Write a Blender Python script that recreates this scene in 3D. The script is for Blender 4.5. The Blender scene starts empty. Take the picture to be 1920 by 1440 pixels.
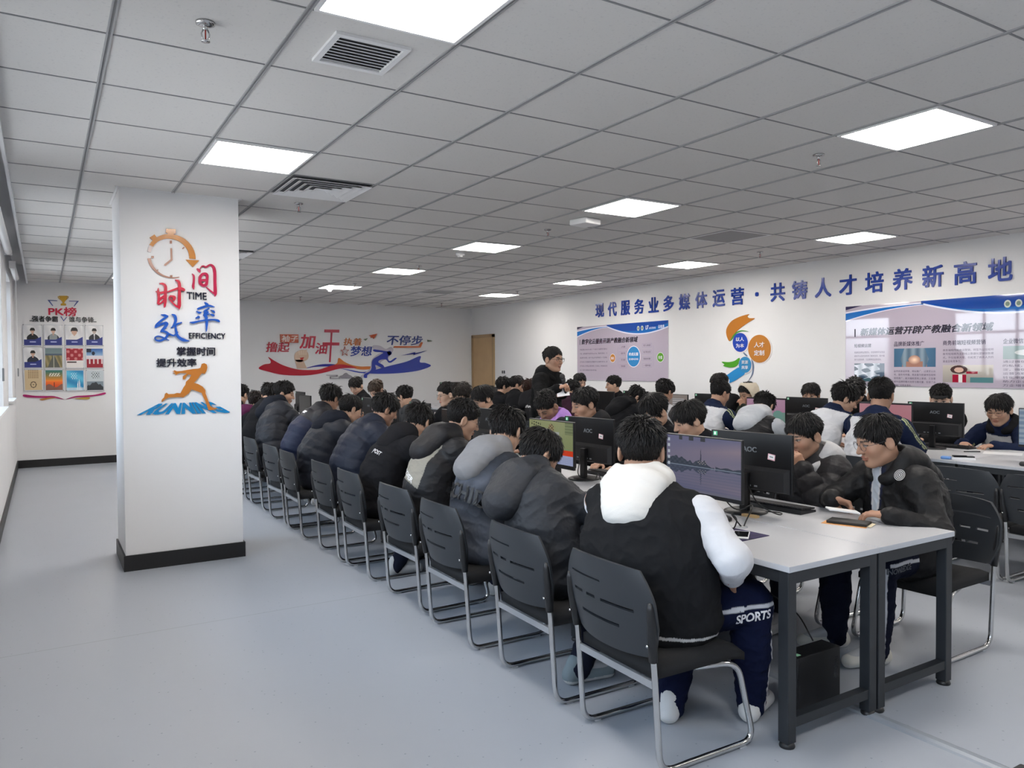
import bpy, bmesh, math, random
import numpy as np
from mathutils import Vector, Matrix
from mathutils.bvhtree import BVHTree

SC = bpy.context.scene
COL = SC.collection
# ------------------------------------------------------------------ camera
FPX, YAW, PIT, ROLL, CAMH = 1430.2, .5515, -.0243, -.0065, 1.545
_F = np.array([math.sin(YAW)*math.cos(PIT), math.cos(YAW)*math.cos(PIT), math.sin(PIT)])
_R0 = np.array([math.cos(YAW), -math.sin(YAW), 0.]); _U0 = np.cross(_R0, _F)
_R = math.cos(ROLL)*_R0 + math.sin(ROLL)*_U0
_U = -math.sin(ROLL)*_R0 + math.cos(ROLL)*_U0
CAM = np.array([0, 0, CAMH])
cd = bpy.data.cameras.new('camera'); cam = bpy.data.objects.new('camera', cd); COL.objects.link(cam)
cd.sensor_fit = 'HORIZONTAL'; cd.sensor_width = 36.0; cd.lens = 36.0*FPX/1920.0; cd.clip_start = .05
cam.matrix_world = Matrix(((_R[0], _U[0], -_F[0], 0), (_R[1], _U[1], -_F[1], 0), (_R[2], _U[2], -_F[2], CAMH), (0, 0, 0, 1)))
SC.camera = cam
SC.view_settings.view_transform = 'Standard'; SC.view_settings.look = 'None'
SC.view_settings.gamma = 1.0; SC.view_settings.use_curve_mapping = False
SC.view_settings.exposure = 0.28
SC.cycles.max_bounces = 8; SC.cycles.diffuse_bounces = 5; SC.cycles.glossy_bounces = 3
SC.cycles.transparent_max_bounces = 8; SC.cycles.caustics_reflective = False; SC.cycles.caustics_refractive = False
SC.cycles.sample_clamp_indirect = 6.0
# ------------------------------------------------------------------ daylight
W = bpy.data.worlds.new('sky'); SC.world = W; W.use_nodes = True
nt = W.node_tree; nt.nodes.clear()
tc = nt.nodes.new('ShaderNodeTexCoord'); sx = nt.nodes.new('ShaderNodeSeparateXYZ')
rp = nt.nodes.new('ShaderNodeValToRGB'); bg = nt.nodes.new('ShaderNodeBackground'); wo = nt.nodes.new('ShaderNodeOutputWorld')
nt.links.new(tc.outputs['Generated'], sx.inputs[0]); nt.links.new(sx.outputs['Z'], rp.inputs[0])
nt.links.new(rp.outputs[0], bg.inputs[0]); nt.links.new(bg.outputs[0], wo.inputs[0])
rp.color_ramp.elements[0].position = 0.0; rp.color_ramp.elements[0].color = (.42, .44, .46, 1)
rp.color_ramp.elements[1].position = .04; rp.color_ramp.elements[1].color = (.82, .91, 1, 1)
e_ = rp.color_ramp.elements.new(.6); e_.color = (.60, .78, 1, 1)
bg.inputs[1].default_value = 7.0
PANEL = 25.0                      # strength of the ceiling light panels
# ------------------------------------------------------------------ room numbers
T = .63; GX0 = .4064*T; GY0 = 5.5881*T; CEIL = CAMH + 2.1563*T
XL, XR, YB, YF = -.36, 8.75, 16.05, -4.5

def ray(px, py): return _F + _R*(px-960)/FPX - _U*(py-720)/FPX
def onx(px, py, X): d = ray(px, py); return CAM + d*(X/d[0])
def ony(px, py, Y): d = ray(px, py); return CAM + d*(Y/d[1])
def onz(px, py, Z): d = ray(px, py); return CAM + d*((Z-CAMH)/d[2])

# ------------------------------------------------------------------ materials
def lin(c):
    if isinstance(c, str):
        c = [int(c[i:i+2], 16)/255 for i in (0, 2, 4)]
        c = [x/12.92 if x <= .04045 else ((x+.055)/1.055)**2.4 for x in c]
    return (c[0], c[1], c[2], 1)
MATS = {}
def mat(name, color=None, rough=.6, metal=0, bump=0, bscale=200, attr=False, emit=0, spec=.5, coat=0, var=0, vscale=8, sheen=0):
    if name in MATS: return MATS[name]
    m = bpy.data.materials.new(name); m.use_nodes = True; n = m.node_tree; b = n.nodes['Principled BSDF']
    b.inputs['Roughness'].default_value = rough; b.inputs['Metallic'].default_value = metal
    b.inputs['Specular IOR Level'].default_value = spec
    if coat: b.inputs['Coat Weight'].default_value = coat; b.inputs['Coat Roughness'].default_value = .03
    if sheen: b.inputs['Sheen Weight'].default_value = sheen
    src = None
    if attr:
        a = n.nodes.new('ShaderNodeAttribute'); a.attribute_name = 'Col'; src = a.outputs['Color']
    elif color is not None:
        b.inputs['Base Color'].default_value = lin(color)
    if var:
        no = n.nodes.new('ShaderNodeTexNoise'); no.inputs['Scale'].default_value = vscale; no.inputs['Detail'].default_value = 4
        t2 = n.nodes.new('ShaderNodeTexCoord'); n.links.new(t2.outputs['Object'], no.inputs['Vector'])
        mr = n.nodes.new('ShaderNodeMapRange'); mr.inputs[1].default_value = .3; mr.inputs[2].default_value = .7
        mr.inputs[3].default_value = 1-var; mr.inputs[4].default_value = 1+var
        mx = n.nodes.new('ShaderNodeMix'); mx.data_type = 'RGBA'; mx.blend_type = 'MULTIPLY'; mx.inputs[0].default_value = 1
        n.links.new(no.outputs['Fac'], mr.inputs[0])
        if src: n.links.new(src, mx.inputs[6])
        else: mx.inputs[6].default_value = lin(color)
        n.links.new(mr.outputs[0], mx.inputs[7]); src = mx.outputs[2]
    if src: n.links.new(src, b.inputs['Base Color'])
    if emit:
        b.inputs['Emission Strength'].default_value = emit
        if src: n.links.new(src, b.inputs['Emission Color'])
        else: b.inputs['Emission Color'].default_value = lin(color)
    if bump:
        no = n.nodes.new('ShaderNodeTexNoise'); no.inputs['Scale'].default_value = bscale; no.inputs['Detail'].default_value = 3
        t2 = n.nodes.new('ShaderNodeTexCoord'); n.links.new(t2.outputs['Object'], no.inputs['Vector'])
        bu = n.nodes.new('ShaderNodeBump'); bu.inputs['Strength'].default_value = bump; bu.inputs['Distance'].default_value = .004
        n.links.new(no.outputs['Fac'], bu.inputs['Height']); n.links.new(bu.outputs[0], b.inputs['Normal'])
    MATS[name] = m; return m

M_WALL = mat('wall_paint', 'e0e0e1', .85, bump=.05, bscale=60, var=.015, vscale=1.5)
M_WHITE = mat('white_plastic', 'e6e6e6', .45)
M_BASE = mat('skirting_black', '141416', .45)
M_BLACK = mat('black_plastic', '17181b', .42, bump=.08, bscale=900)
M_CHAIR = mat('chair_shell_plastic', '282c31', .5, bump=.06, bscale=1200)
M_MON = mat('monitor_plastic', '101114', .38, bump=.05, bscale=900)
M_MONB = mat('monitor_bulge_plastic', '15161a', .55, bump=.1, bscale=700)
M_CHROME = mat('chrome_tube', 'c8c8c8', .16, metal=1)
M_ALU = mat('grey_painted_steel', 'a9acb0', .35, metal=.6)
M_STEEL = mat('dark_powder_coat', '22262b', .5, bump=.05, bscale=800)
M_TOP = mat('white_laminate', 'bcbdc1', .3, var=.01, vscale=3)
M_EDGE = mat('laminate_edge', 'b9bdc4', .4)
M_SEAT = mat('seat_mesh_fabric', '131417', .9, bump=.6, bscale=500)
M_FAB = mat('cloth', attr=True, rough=.88, bump=.25, bscale=420, spec=.08)
M_NYL = mat('nylon_shell', attr=True, rough=.55, bump=.25, bscale=90, spec=.22)
M_SKIN = mat('skin', attr=True, rough=.5, spec=.4)
M_HAIR = mat('hair', attr=True, rough=.5, spec=.28)
M_PIC = mat('printed_sheet', attr=True, rough=.03, spec=.5, coat=.7)
M_PRINT = mat('matt_print', attr=True, rough=.5)
M_ACR = mat('glossy_acrylic', attr=True, rough=.16)
M_SCREEN = mat('lit_screen', attr=True, rough=.25, emit=.55)
M_SCREEN.node_tree.nodes['Principled BSDF'].inputs['Base Color'].default_value = (.01, .01, .01, 1)
for l in list(M_SCREEN.node_tree.links):
    if l.to_socket.name == 'Base Color': M_SCREEN.node_tree.links.remove(l)
M_CABLE = mat('black_cable', '0c0c0d', .5)
M_DOOR = mat('tan_door', 'b99a72', .5, var=.05, vscale=4)
M_LENS = mat('spectacle_lens', 'dfe6ea', .02)

def glass_mat():
    m = bpy.data.materials.new('window_glass'); m.use_nodes = True; n = m.node_tree; n.nodes.clear()
    o = n.nodes.new('ShaderNodeOutputMaterial'); t = n.nodes.new('ShaderNodeBsdfTransparent'); g = n.nodes.new('ShaderNodeBsdfGlossy')
    f = n.nodes.new('ShaderNodeFresnel'); mx = n.nodes.new('ShaderNodeMixShader'); g.inputs['Roughness'].default_value = .01
    f.inputs['IOR'].default_value = 1.25
    n.links.new(f.outputs[0], mx.inputs[0]); n.links.new(t.outputs[0], mx.inputs[1]); n.links.new(g.outputs[0], mx.inputs[2])
    n.links.new(mx.outputs[0], o.inputs[0]); MATS['window_glass'] = m; return m
M_GLASS = glass_mat()

# ------------------------------------------------------------------ mesh helpers
def setprops(o, label=None, cat=None, group=None, kind=None):
    if label: o['label'] = label
    if cat: o['category'] = cat
    if group: o['group'] = group
    if kind: o['kind'] = kind
    return o
def empty(name, loc=(0, 0, 0), rz=0, **k):
    o = bpy.data.objects.new(name, None); COL.objects.link(o); o.location = loc; o.rotation_euler = (0, 0, rz)
    o.empty_display_size = .1
    return setprops(o, **k)
def copy_tree(o, parent=None):
    c = o.copy(); COL.objects.link(c)
    if parent: c.parent = parent
    for ch in list(o.children): copy_tree(ch, c)
    return c
class MB:
    """collects shapes into one mesh"""
    def __init__(s): s.v = []; s.f = []; s.m = []; s.c = []; s.cur = 0; s.col = None; s.sm = []; s.smooth = False
    def add(s, vs, fs):
        b = len(s.v); s.v += [tuple(map(float, p)) for p in vs]
        for f in fs: s.f.append([i+b for i in f]); s.m.append(s.cur); s.c.append(s.col); s.sm.append(s.smooth)
        return s
    def box(s, c, d, R=None, ch=0):
        x, y, z = d[0]/2, d[1]/2, d[2]/2
        if ch:
            bm = bmesh.new(); bmesh.ops.create_cube(bm, size=1); bmesh.ops.scale(bm, vec=d, verts=bm.verts)
            bmesh.ops.bevel(bm, geom=bm.edges[:], offset=ch, segments=2, affect='EDGES', profile=.5)
            bm.verts.index_update(); vs = [v.co.copy() for v in bm.verts]; fs = [[v.index for v in f.verts] for f in bm.faces]; bm.free()
        else:
            vs = [Vector((a*x, b*y, e*z)) for a in (-1, 1) for b in (-1, 1) for e in (-1, 1)]
            fs = [(0, 1, 3, 2), (4, 6, 7, 5), (0, 4, 5, 1), (2, 3, 7, 6), (0, 2, 6, 4), (1, 5, 7, 3)]
        if R is not None: vs = [R @ v for v in vs]
        return s.add([v+Vector(c) for v in vs], fs)
    def tube(s, path, r, n=10, cap=True, closed=False):
        P = [Vector(p) for p in path]; L = len(P); rings = []
        rr = r if isinstance(r, (list, tuple)) else [r]*L
        up = None; vs = []
        for i, p in enumerate(P):
            a = P[i-1] if (i > 0 or closed) else P[i]; b = P[(i+1) % L] if (i < L-1 or closed) else P[i]
            t = (b-a).normalized()
            if up is None:
                up = t.orthogonal().normalized()
            else:
                up = (up - t*up.dot(t)); up = up.normalized() if up.length > 1e-6 else t.orthogonal().normalized()
            w = t.cross(up)
            vs += [p + (up*math.cos(2*math.pi*k/n) + w*math.sin(2*math.pi*k/n))*rr[i] for k in range(n)]
        fs = []
        for i in range(L if closed else L-1):
            j = (i+1) % L
            for k in range(n): fs.append((i*n+k, i*n+(k+1) % n, j*n+(k+1) % n, j*n+k))
        if cap and not closed: fs.append(tuple(range(n-1, -1, -1))); fs.append(tuple((L-1)*n+k for k in range(n)))
        return s.add(vs, fs)
    def cyl(s, a, b, r, n=20, r2=None): return s.tube([a, b], [r, r if r2 is None else r2], n)
    def ngon(s, pts, fr, w0, w1):
        """prism of the outline pts (u,v) between heights w0..w1 over the plane frame fr"""
        n = len(pts); A = sum(pts[i][0]*pts[(i+1) % n][1]-pts[(i+1) % n][0]*pts[i][1] for i in range(n))
        if A < 0: pts = pts[::-1]
        top = [fr(u, v, w1) for u, v in pts]; bot = [fr(u, v, w0) for u, v in pts]
        fs = [tuple(range(n))] + [(i, i+n, (i+1) % n + n, (i+1) % n) for i in range(n)]
        return s.add(top+bot, fs)
    def build(s, name, mats, parent=None, smooth=None, props=None):
        me = bpy.data.meshes.new(name); me.from_pydata(s.v, [], s.f)
        mats = mats if isinstance(mats, (list, tuple)) else [mats]
        for m in mats: me.materials.append(m)
        me.polygons.foreach_set('material_index', s.m)
        me.polygons.foreach_set('use_smooth', [smooth if smooth is not None else x for x in s.sm])
        if any(c is not None for c in s.c):
            at = me.color_attributes.new('Col', 'FLOAT_COLOR', 'CORNER'); buf = []
            for f, c in zip(s.f, s.c): buf += list(lin(c or 'ffffff'))*len(f)
            at.data.foreach_set('color', buf)
        me.update()
        o = bpy.data.objects.new(name, me); COL.objects.link(o)
        if parent is not None: o.parent = parent
        if props: setprops(o, **props)
        return o
def fillet(pts, r, n=5):
    out = [Vector(pts[0])]
    for i in range(1, len(pts)-1):
        p, a, b = Vector(pts[i]), Vector(pts[i-1]), Vector(pts[i+1]); da, db = (a-p), (b-p)
        q = min(r, da.length*.48, db.length*.48); p0 = p+da.normalized()*q; p1 = p+db.normalized()*q
        for k in range(n+1):
            t = k/n; out.append(p0*(1-t)**2 + p*2*t*(1-t) + p1*t*t)
    return out+[Vector(pts[-1])]
def smooth_by_angle(o, ang=.6):
    me = o.data; me.polygons.foreach_set('use_smooth', [True]*len(me.polygons))
    try: me.set_sharp_from_angle(angle=ang)
    except Exception: pass
def catmull(pts, n=6):
    L = len(pts); out = []
    for i in range(L):
        p0, p1, p2, p3 = [np.array(pts[(i+k-1) % L], float) for k in range(4)]
        for j in range(n):
            t = j/n
            out.append(tuple(.5*((2*p1)+(-p0+p2)*t+(2*p0-5*p1+4*p2-p3)*t*t+(-p0+3*p1-3*p2+p3)*t**3)))
    return out
class Plane:
    def __init__(s, o, u, v, n): s.o, s.u, s.v, s.n = [np.array(a, float) for a in (o, u, v, n)]
    def __call__(s, u, v, w=0): return Vector(s.o + s.u*u + s.v*v + s.n*w)
    def hit(s, px, py):
        d = ray(px, py); t = ((s.o-CAM)@s.n)/(d@s.n); q = CAM+d*t-s.o; return (q@s.u, q@s.v)
    def crop(s, x0, y0, k): return lambda pts: [s.hit(x0+x/k, y0+y/k) for x, y in pts]

# flat lettering: outline curves of the built-in font turned into mesh
_TX = {}
def text_geo(txt, bold=0.0, depth=0.0, shear=0.0):
    key = (txt, bold, depth, shear)
    if key in _TX: return _TX[key]
    cu = bpy.data.curves.new('lettering', 'FONT'); cu.body = txt; cu.size = 1; cu.offset = bold; cu.extrude = depth; cu.shear = shear
    cu.resolution_u = 2 if len(txt) > 6 else 4; cu.fill_mode = 'FRONT' if depth == 0 else 'BOTH'
    ob = bpy.data.objects.new('lettering', cu); COL.objects.link(ob)
    dg = bpy.context.evaluated_depsgraph_get(); me = bpy.data.meshes.new_from_object(ob.evaluated_get(dg))
    n = len(me.vertices); v = np.empty(n*3); me.vertices.foreach_get('co', v); v = v.reshape(-1, 3)
    f = [tuple(p.vertices) for p in me.polygons]
    bpy.data.objects.remove(ob); bpy.data.curves.remove(cu); bpy.data.meshes.remove(me)
    _TX[key] = (v, f); return v, f
def put_text(mb, txt, fr, u0, v0, u1, v1, w=0, d=.003, color=None, bold=0.0, shear=0.0, warp=None):
    """letter txt into the box u0..u1, v0..v1 of a plane frame, standing d proud of w"""
    v, f = text_geo(txt, 0, .5 if d else 0, shear)
    if len(v) == 0: return
    if bold >= .008:                      # heavier letters: the same outline struck four times, slightly apart
        n_ = len(v); o4 = [(-bold, -bold), (bold, -bold), (-bold, bold), (bold, bold)]
        f = [tuple(i+n_*k for i in q) for k in range(4) for q in f]; v = np.concatenate([v+np.array((a*.9, b*.9, 0)) for a, b in o4])
    lo, hi = v.min(0), v.max(0); q = v.copy()
    q[:, 0] = (v[:, 0]-lo[0])/max(hi[0]-lo[0], 1e-6); q[:, 1] = (v[:, 1]-lo[1])/max(hi[1]-lo[1], 1e-6)
    if warp: q[:, :2] = warp(q[:, :2])
    zz = (v[:, 2]+.5)*d if d else v[:, 2]*0
    if bold >= .008: zz = zz+np.repeat(np.arange(4)*.0005, len(v)//4)
    P = [fr(u0+(u1-u0)*a, v0+(v1-v0)*b, w+c) for a, b, c in zip(q[:, 0], q[:, 1], zz)]
    oc = mb.col; mb.col = color or oc; mb.add(P, f); mb.col = oc
def picture(mb, fr, u0, v0, u1, v1, w, fn, nx=40, ny=30):
    """flat printed picture: fn(U,V)->rgb sRGB arrays sampled per cell"""
    for j in range(ny):
        for i in range(nx):
            a, b, c, e = i/nx, (i+1)/nx, j/ny, (j+1)/ny
            mb.col = tuple(lin_t(fn((a+b)/2, (c+e)/2)))
            mb.add([fr(u0+(u1-u0)*x, v0+(v1-v0)*y, w) for x, y in ((a, c), (b, c), (b, e), (a, e))], [(0, 1, 2, 3)])
def lin_t(c): return [x/12.92 if x <= .04045 else ((x+.055)/1.055)**2.4 for x in c]
# ================================================================== the room
def struct(name, mb, m, **k):
    return mb.build(name, m, props=dict(kind='structure'), **k)
def floor_mat():
    m = bpy.data.materials.new('speckled_vinyl'); m.use_nodes = True; n = m.node_tree; b = n.nodes['Principled BSDF']
    g = n.nodes.new('ShaderNodeNewGeometry'); b.inputs['Roughness'].default_value = .36
    no = n.nodes.new('ShaderNodeTexNoise'); no.inputs['Scale'].default_value = 1.3; no.inputs['Detail'].default_value = 5
    n.links.new(g.outputs['Position'], no.inputs['Vector'])
    c1 = n.nodes.new('ShaderNodeMix'); c1.data_type = 'RGBA'; c1.inputs[6].default_value = lin('9da3ad'); c1.inputs[7].default_value = lin('a5aab2')
    n.links.new(no.outputs['Fac'], c1.inputs[0])
    vo = n.nodes.new('ShaderNodeTexVoronoi'); vo.inputs['Scale'].default_value = 24; n.links.new(g.outputs['Position'], vo.inputs['Vector'])
    lt = n.nodes.new('ShaderNodeMath'); lt.operation = 'LESS_THAN'; lt.inputs[1].default_value = .10
    n.links.new(vo.outputs['Distance'], lt.inputs[0])
    sp = n.nodes.new('ShaderNodeSeparateColor'); n.links.new(vo.outputs['Color'], sp.inputs[0])
    gt = n.nodes.new('ShaderNodeMath'); gt.operation = 'GREATER_THAN'; gt.inputs[1].default_value = .55; n.links.new(sp.outputs[0], gt.inputs[0])
    mu = n.nodes.new('ShaderNodeMath'); mu.operation = 'MULTIPLY'; n.links.new(lt.outputs[0], mu.inputs[0]); n.links.new(gt.outputs[0], mu.inputs[1])
    mu2 = n.nodes.new('ShaderNodeMath'); mu2.operation = 'MULTIPLY'; mu2.inputs[1].default_value = .55; n.links.new(mu.outputs[0], mu2.inputs[0])
    c2 = n.nodes.new('ShaderNodeMix'); c2.data_type = 'RGBA'; c2.inputs[7].default_value = lin('5f6a74')
    n.links.new(c1.outputs[2], c2.inputs[6]); n.links.new(mu2.outputs[0], c2.inputs[0])
    # welded seam of the sheet flooring
    sy = n.nodes.new('ShaderNodeSeparateXYZ'); n.links.new(g.outputs['Position'], sy.inputs[0])
    ad = n.nodes.new('ShaderNodeMath'); ad.operation = 'SUBTRACT'; ad.inputs[1].default_value = 4.88; n.links.new(sy.outputs['Y'], ad.inputs[0])
    ab = n.nodes.new('ShaderNodeMath'); ab.operation = 'ABSOLUTE'; n.links.new(ad.outputs[0], ab.inputs[0])
    sl = n.nodes.new('ShaderNodeMath'); sl.operation = 'LESS_THAN'; sl.inputs[1].default_value = .0035; n.links.new(ab.outputs[0], sl.inputs[0])
    s2 = n.nodes.new('ShaderNodeMath'); s2.operation = 'MULTIPLY'; s2.inputs[1].default_value = .5; n.links.new(sl.outputs[0], s2.inputs[0])
    c3 = n.nodes.new('ShaderNodeMix'); c3.data_type = 'RGBA'; c3.inputs[7].default_value = lin('6d6f72')
    n.links.new(c2.outputs[2], c3.inputs[6]); n.links.new(s2.outputs[0], c3.inputs[0])
    n.links.new(c3.outputs[2], b.inputs['Base Color'])
    mr = n.nodes.new('ShaderNodeMapRange'); mr.inputs[3].default_value = .28; mr.inputs[4].default_value = .42
    n.links.new(no.outputs['Fac'], mr.inputs[0]); n.links.new(mr.outputs[0], b.inputs['Roughness'])
    return m
def tile_mat():
    m = bpy.data.materials.new('mineral_fibre_tile'); m.use_nodes = True; n = m.node_tree; b = n.nodes['Principled BSDF']
    b.inputs['Roughness'].default_value = .9
    g = n.nodes.new('ShaderNodeNewGeometry')
    no = n.nodes.new('ShaderNodeTexNoise'); no.inputs['Scale'].default_value = 70; no.inputs['Detail'].default_value = 6; n.links.new(g.outputs['Position'], no.inputs['Vector'])
    r = n.nodes.new('ShaderNodeValToRGB'); r.color_ramp.elements[0].position = .33; r.color_ramp.elements[0].color = lin('cbc9c7')
    r.color_ramp.elements[1].position = .40; r.color_ramp.elements[1].color = lin('d4d2cf')
    n.links.new(no.outputs['Fac'], r.inputs[0]); n.links.new(r.outputs[0], b.inputs['Base Color'])
    bu = n.nodes.new('ShaderNodeBump'); bu.inputs['Strength'].default_value = .12; bu.inputs['Distance'].default_value = .003
    n.links.new(no.outputs['Fac'], bu.inputs['Height']); n.links.new(bu.outputs[0], b.inputs['Normal'])
    return m
XC = -.19                                     # ceiling edge beside the curtain trough
struct('floor', MB().box(((XL+XR)/2, (YB+YF)/2, -.05), (XR-XL+.6, YB-YF+.6, .1)), floor_mat())
struct('ceiling', MB().box(((XC+XR)/2+.1, (YB+YF)/2, CEIL+.04), (XR-XC+.2, YB-YF+.4, .08)), tile_mat())
mb = MB().box(((XL+XC)/2-.05, (YB+YF)/2, CEIL+.27), (XC-XL+.1+.04, YB-YF, .04))
mb.box((XC+.01, (YB+YF)/2, CEIL+.11), (.02, YB-YF, .30))
struct('trim_curtain_trough', mb, M_WALL)
struct('wall_right', MB().box((XR+.1, (YB+YF)/2, 1.55), (.2, YB-YF+.4, 3.1)), M_WALL)
struct('wall_back', MB().box(((XL+XR)/2, YB+.1, 1.6), (XR-XL, .2, 3.2)), M_WALL)
struct('wall_rear', MB().box(((XL+XR)/2, YF-.1, 1.6), (XR-XL, .2, 3.2)), M_WALL)
YA = 14.05
struct('wall_alcove', MB().box(((XL+1.08)/2, (YA+YB)/2, 1.6), (1.08-XL, YB-YA, 3.2)), M_WALL)
# window wall
WIN = [(11.2, 12.6), (7.0, 9.75), (3.0, 5.75), (-.8, 1.95), (-4.2, -2.0)]
Z0, Z1 = 1.12, 2.74; TH = .26
mb = MB(); xc = XL-TH/2
mb.box((xc, (YB+YF)/2, Z0/2), (TH, YB-YF, Z0)); mb.box((xc, (YB+YF)/2, (Z1+3.25)/2), (TH, YB-YF, 3.25-Z1))
ys = sorted([(YF, YF)]+WIN+[(YB, YB)])
for (a, b), (c, d) in zip(ys[:-1], ys[1:]): mb.box((xc, (b+c)/2, (Z0+Z1)/2), (TH, c-b, Z1-Z0))
struct('wall_left', mb, M_WALL)
M_FRAME = mat('window_frame_white', 'dcdde0', .4)
for i, (a, b) in enumerate(WIN):
    f = MB(); x = XL-TH+.05
    for y in (a+.03, b-.03): f.box((x, y, (Z0+Z1)/2), (.06, .06, Z1-Z0))
    for z in (Z0+.03, Z1-.03, Z1-.52): f.box((x, (a+b)/2, z), (.06, b-a, .06))
    nm = max(1, int((b-a)/.85))
    for k in range(1, nm+1):
        if nm > 1 or k < nm: f.box((x, a+(b-a)*k/(nm+1), (Z0+Z1)/2), (.06, .05, Z1-Z0))
    o = struct('window_%d' % (i+1), f, M_FRAME)
    g = MB().box((x, (a+b)/2, (Z0+Z1)/2), (.006, b-a-.08, Z1-Z0-.08)).build('glass_pane', M_GLASS, o)
    MB().box((XL-.10, (a+b)/2, Z0+.012), (TH-.02+.06, b-a+.06, .024)).build('window_sill', M_WHITE, o)
# blinds rolled up over the windows
for i, (a, b) in enumerate(WIN[:2]):
    r = empty('roller_blind', (XL+.07, (a+b)/2, 2.80), 0, label=['rolled white blind over the far window by the portrait wall', 'rolled white blind over the window nearer the camera'][i], cat='blind', group='roller blinds over the windows')
    L = b-a
    MB().cyl((0, -L/2-.05, 0), (0, L/2+.05, 0), .035, 16).build('roller', M_WHITE, r, True)
    MB().box((0, -L/2-.08, .01), (.07, .012, .09)).box((0, L/2+.08, .01), (.07, .012, .09)).build('bracket', M_WHITE, r)
    MB().tube([(.03, -L/2-.03, 0), (.035, -L/2-.03, -1.25)], .0035, 6).build('pull_cord', M_WHITE, r)
    MB().box((.035, -L/2-.03, -1.30), (.014, .022, .10), None, .004).build('cord_weight', mat('grey_weight', '808488', .5), r)
# column by the aisle
CX0, CX1, CY0, CY1 = .512, 1.372, 6.44, 7.12
struct('column', MB().box(((CX0+CX1)/2, (CY0+CY1)/2, CEIL/2+.02), (CX1-CX0, CY1-CY0, CEIL+.04)), M_WALL)
mb = MB(); t = .014
mb.box(((CX0+CX1)/2, CY0-t/2, .06), (CX1-CX0+2*t, t, .12)); mb.box(((CX0+CX1)/2, CY1+t/2, .06), (CX1-CX0+2*t, t, .12))
mb.box((CX0-t/2, (CY0+CY1)/2, .06), (t, CY1-CY0, .12)); mb.box((CX1+t/2, (CY0+CY1)/2, .06), (t, CY1-CY0, .12))
struct('baseboard_column', mb, M_BASE)
mb = MB()
for (a, b) in (((CX0-.02, CY0-.004), (CX1+.02, CY0-.004)), ((CX0-.012, CY0-.02), (CX0-.012, CY1+.02)), ((CX1+.012, CY0-.02), (CX1+.012, CY1+.02))):
    mb.box(((a[0]+b[0])/2, (a[1]+b[1])/2, CEIL-.003), (abs(b[0]-a[0])+.016, abs(b[1]-a[1])+.016, .006))
struct('trim_column_top', mb, M_WHITE)
struct('baseboard_left', MB().box((XL+t/2, (YF+YA)/2, .06), (t, YA-YF, .12)), M_BASE)
struct('baseboard_alcove', MB().box(((XL+1.08)/2, YA-t/2, .06), (1.08-XL, t, .12)), M_BASE)
struct('baseboard_back', MB().box(((1.08+XR)/2, YB-t/2, .06), (XR-1.08, t, .12)), M_BASE)
struct('baseboard_right', MB().box((XR-t/2, (YF+14.9)/2, .06), (t, 14.9-YF, .12)), M_BASE)
# ceiling suspension grid
mb = MB()
i0, i1 = int((XC-GX0)/T)-0, int((XR-GX0)/T)+1
for i in range(i0, i1+1):
    x = GX0+T*i
    if XC < x < XR:
        for s in (-1, 1): mb.box((x+s*.0085, (YB+YF)/2, CEIL-.002), (.007, YB-YF, .008))
m_bar = mat('grid_bar_white', '9f9fa0', .5)
struct('ceiling_grid', mb, m_bar)
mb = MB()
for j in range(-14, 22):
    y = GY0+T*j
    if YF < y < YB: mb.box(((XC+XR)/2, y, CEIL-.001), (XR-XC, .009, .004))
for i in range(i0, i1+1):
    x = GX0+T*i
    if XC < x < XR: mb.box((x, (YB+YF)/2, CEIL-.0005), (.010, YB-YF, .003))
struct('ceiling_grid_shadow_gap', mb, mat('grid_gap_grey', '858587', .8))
# door and switch on the right wall
dm = MB(); dy0, dy1, dz = 15.02, 15.92, 2.2
dm.box((XR-.012, (dy0+dy1)/2, dz/2), (.03, dy1-dy0, dz))
o = struct('door_1', dm, M_DOOR)
fm = MB()
for y in (dy0-.03, dy1+.03): fm.box((XR-.02, y, dz/2+.03), (.05, .07, dz+.06))
fm.box((XR-.02, (dy0+dy1)/2, dz+.03), (.05, dy1-dy0+.13, .07)); fm.build('door_frame', mat('door_frame_tan', 'a58b68', .5), o)
MB().cyl((XR-.03, dy1-.1, 1.0), (XR-.08, dy1-.1, 1.0), .012).cyl((XR-.075, dy1-.1, 1.0), (XR-.075, dy1-.22, 1.0), .01).build('door_handle', M_CHROME, o, True)
sw = empty('light_switch', (XR, 14.56, 1.40), 0, label='white plate with two dark rocker switches beside the tan door', cat='light switch')
MB().box((-.006, 0, 0), (.012, .17, .09), None, .003).build('plate', M_WHITE, sw)
for s in (-1, 1): MB().box((-.014, s*.04, 0), (.01, .05, .065)).build('rocker', mat('rocker_grey', '3a3c40', .4), sw)

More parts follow.
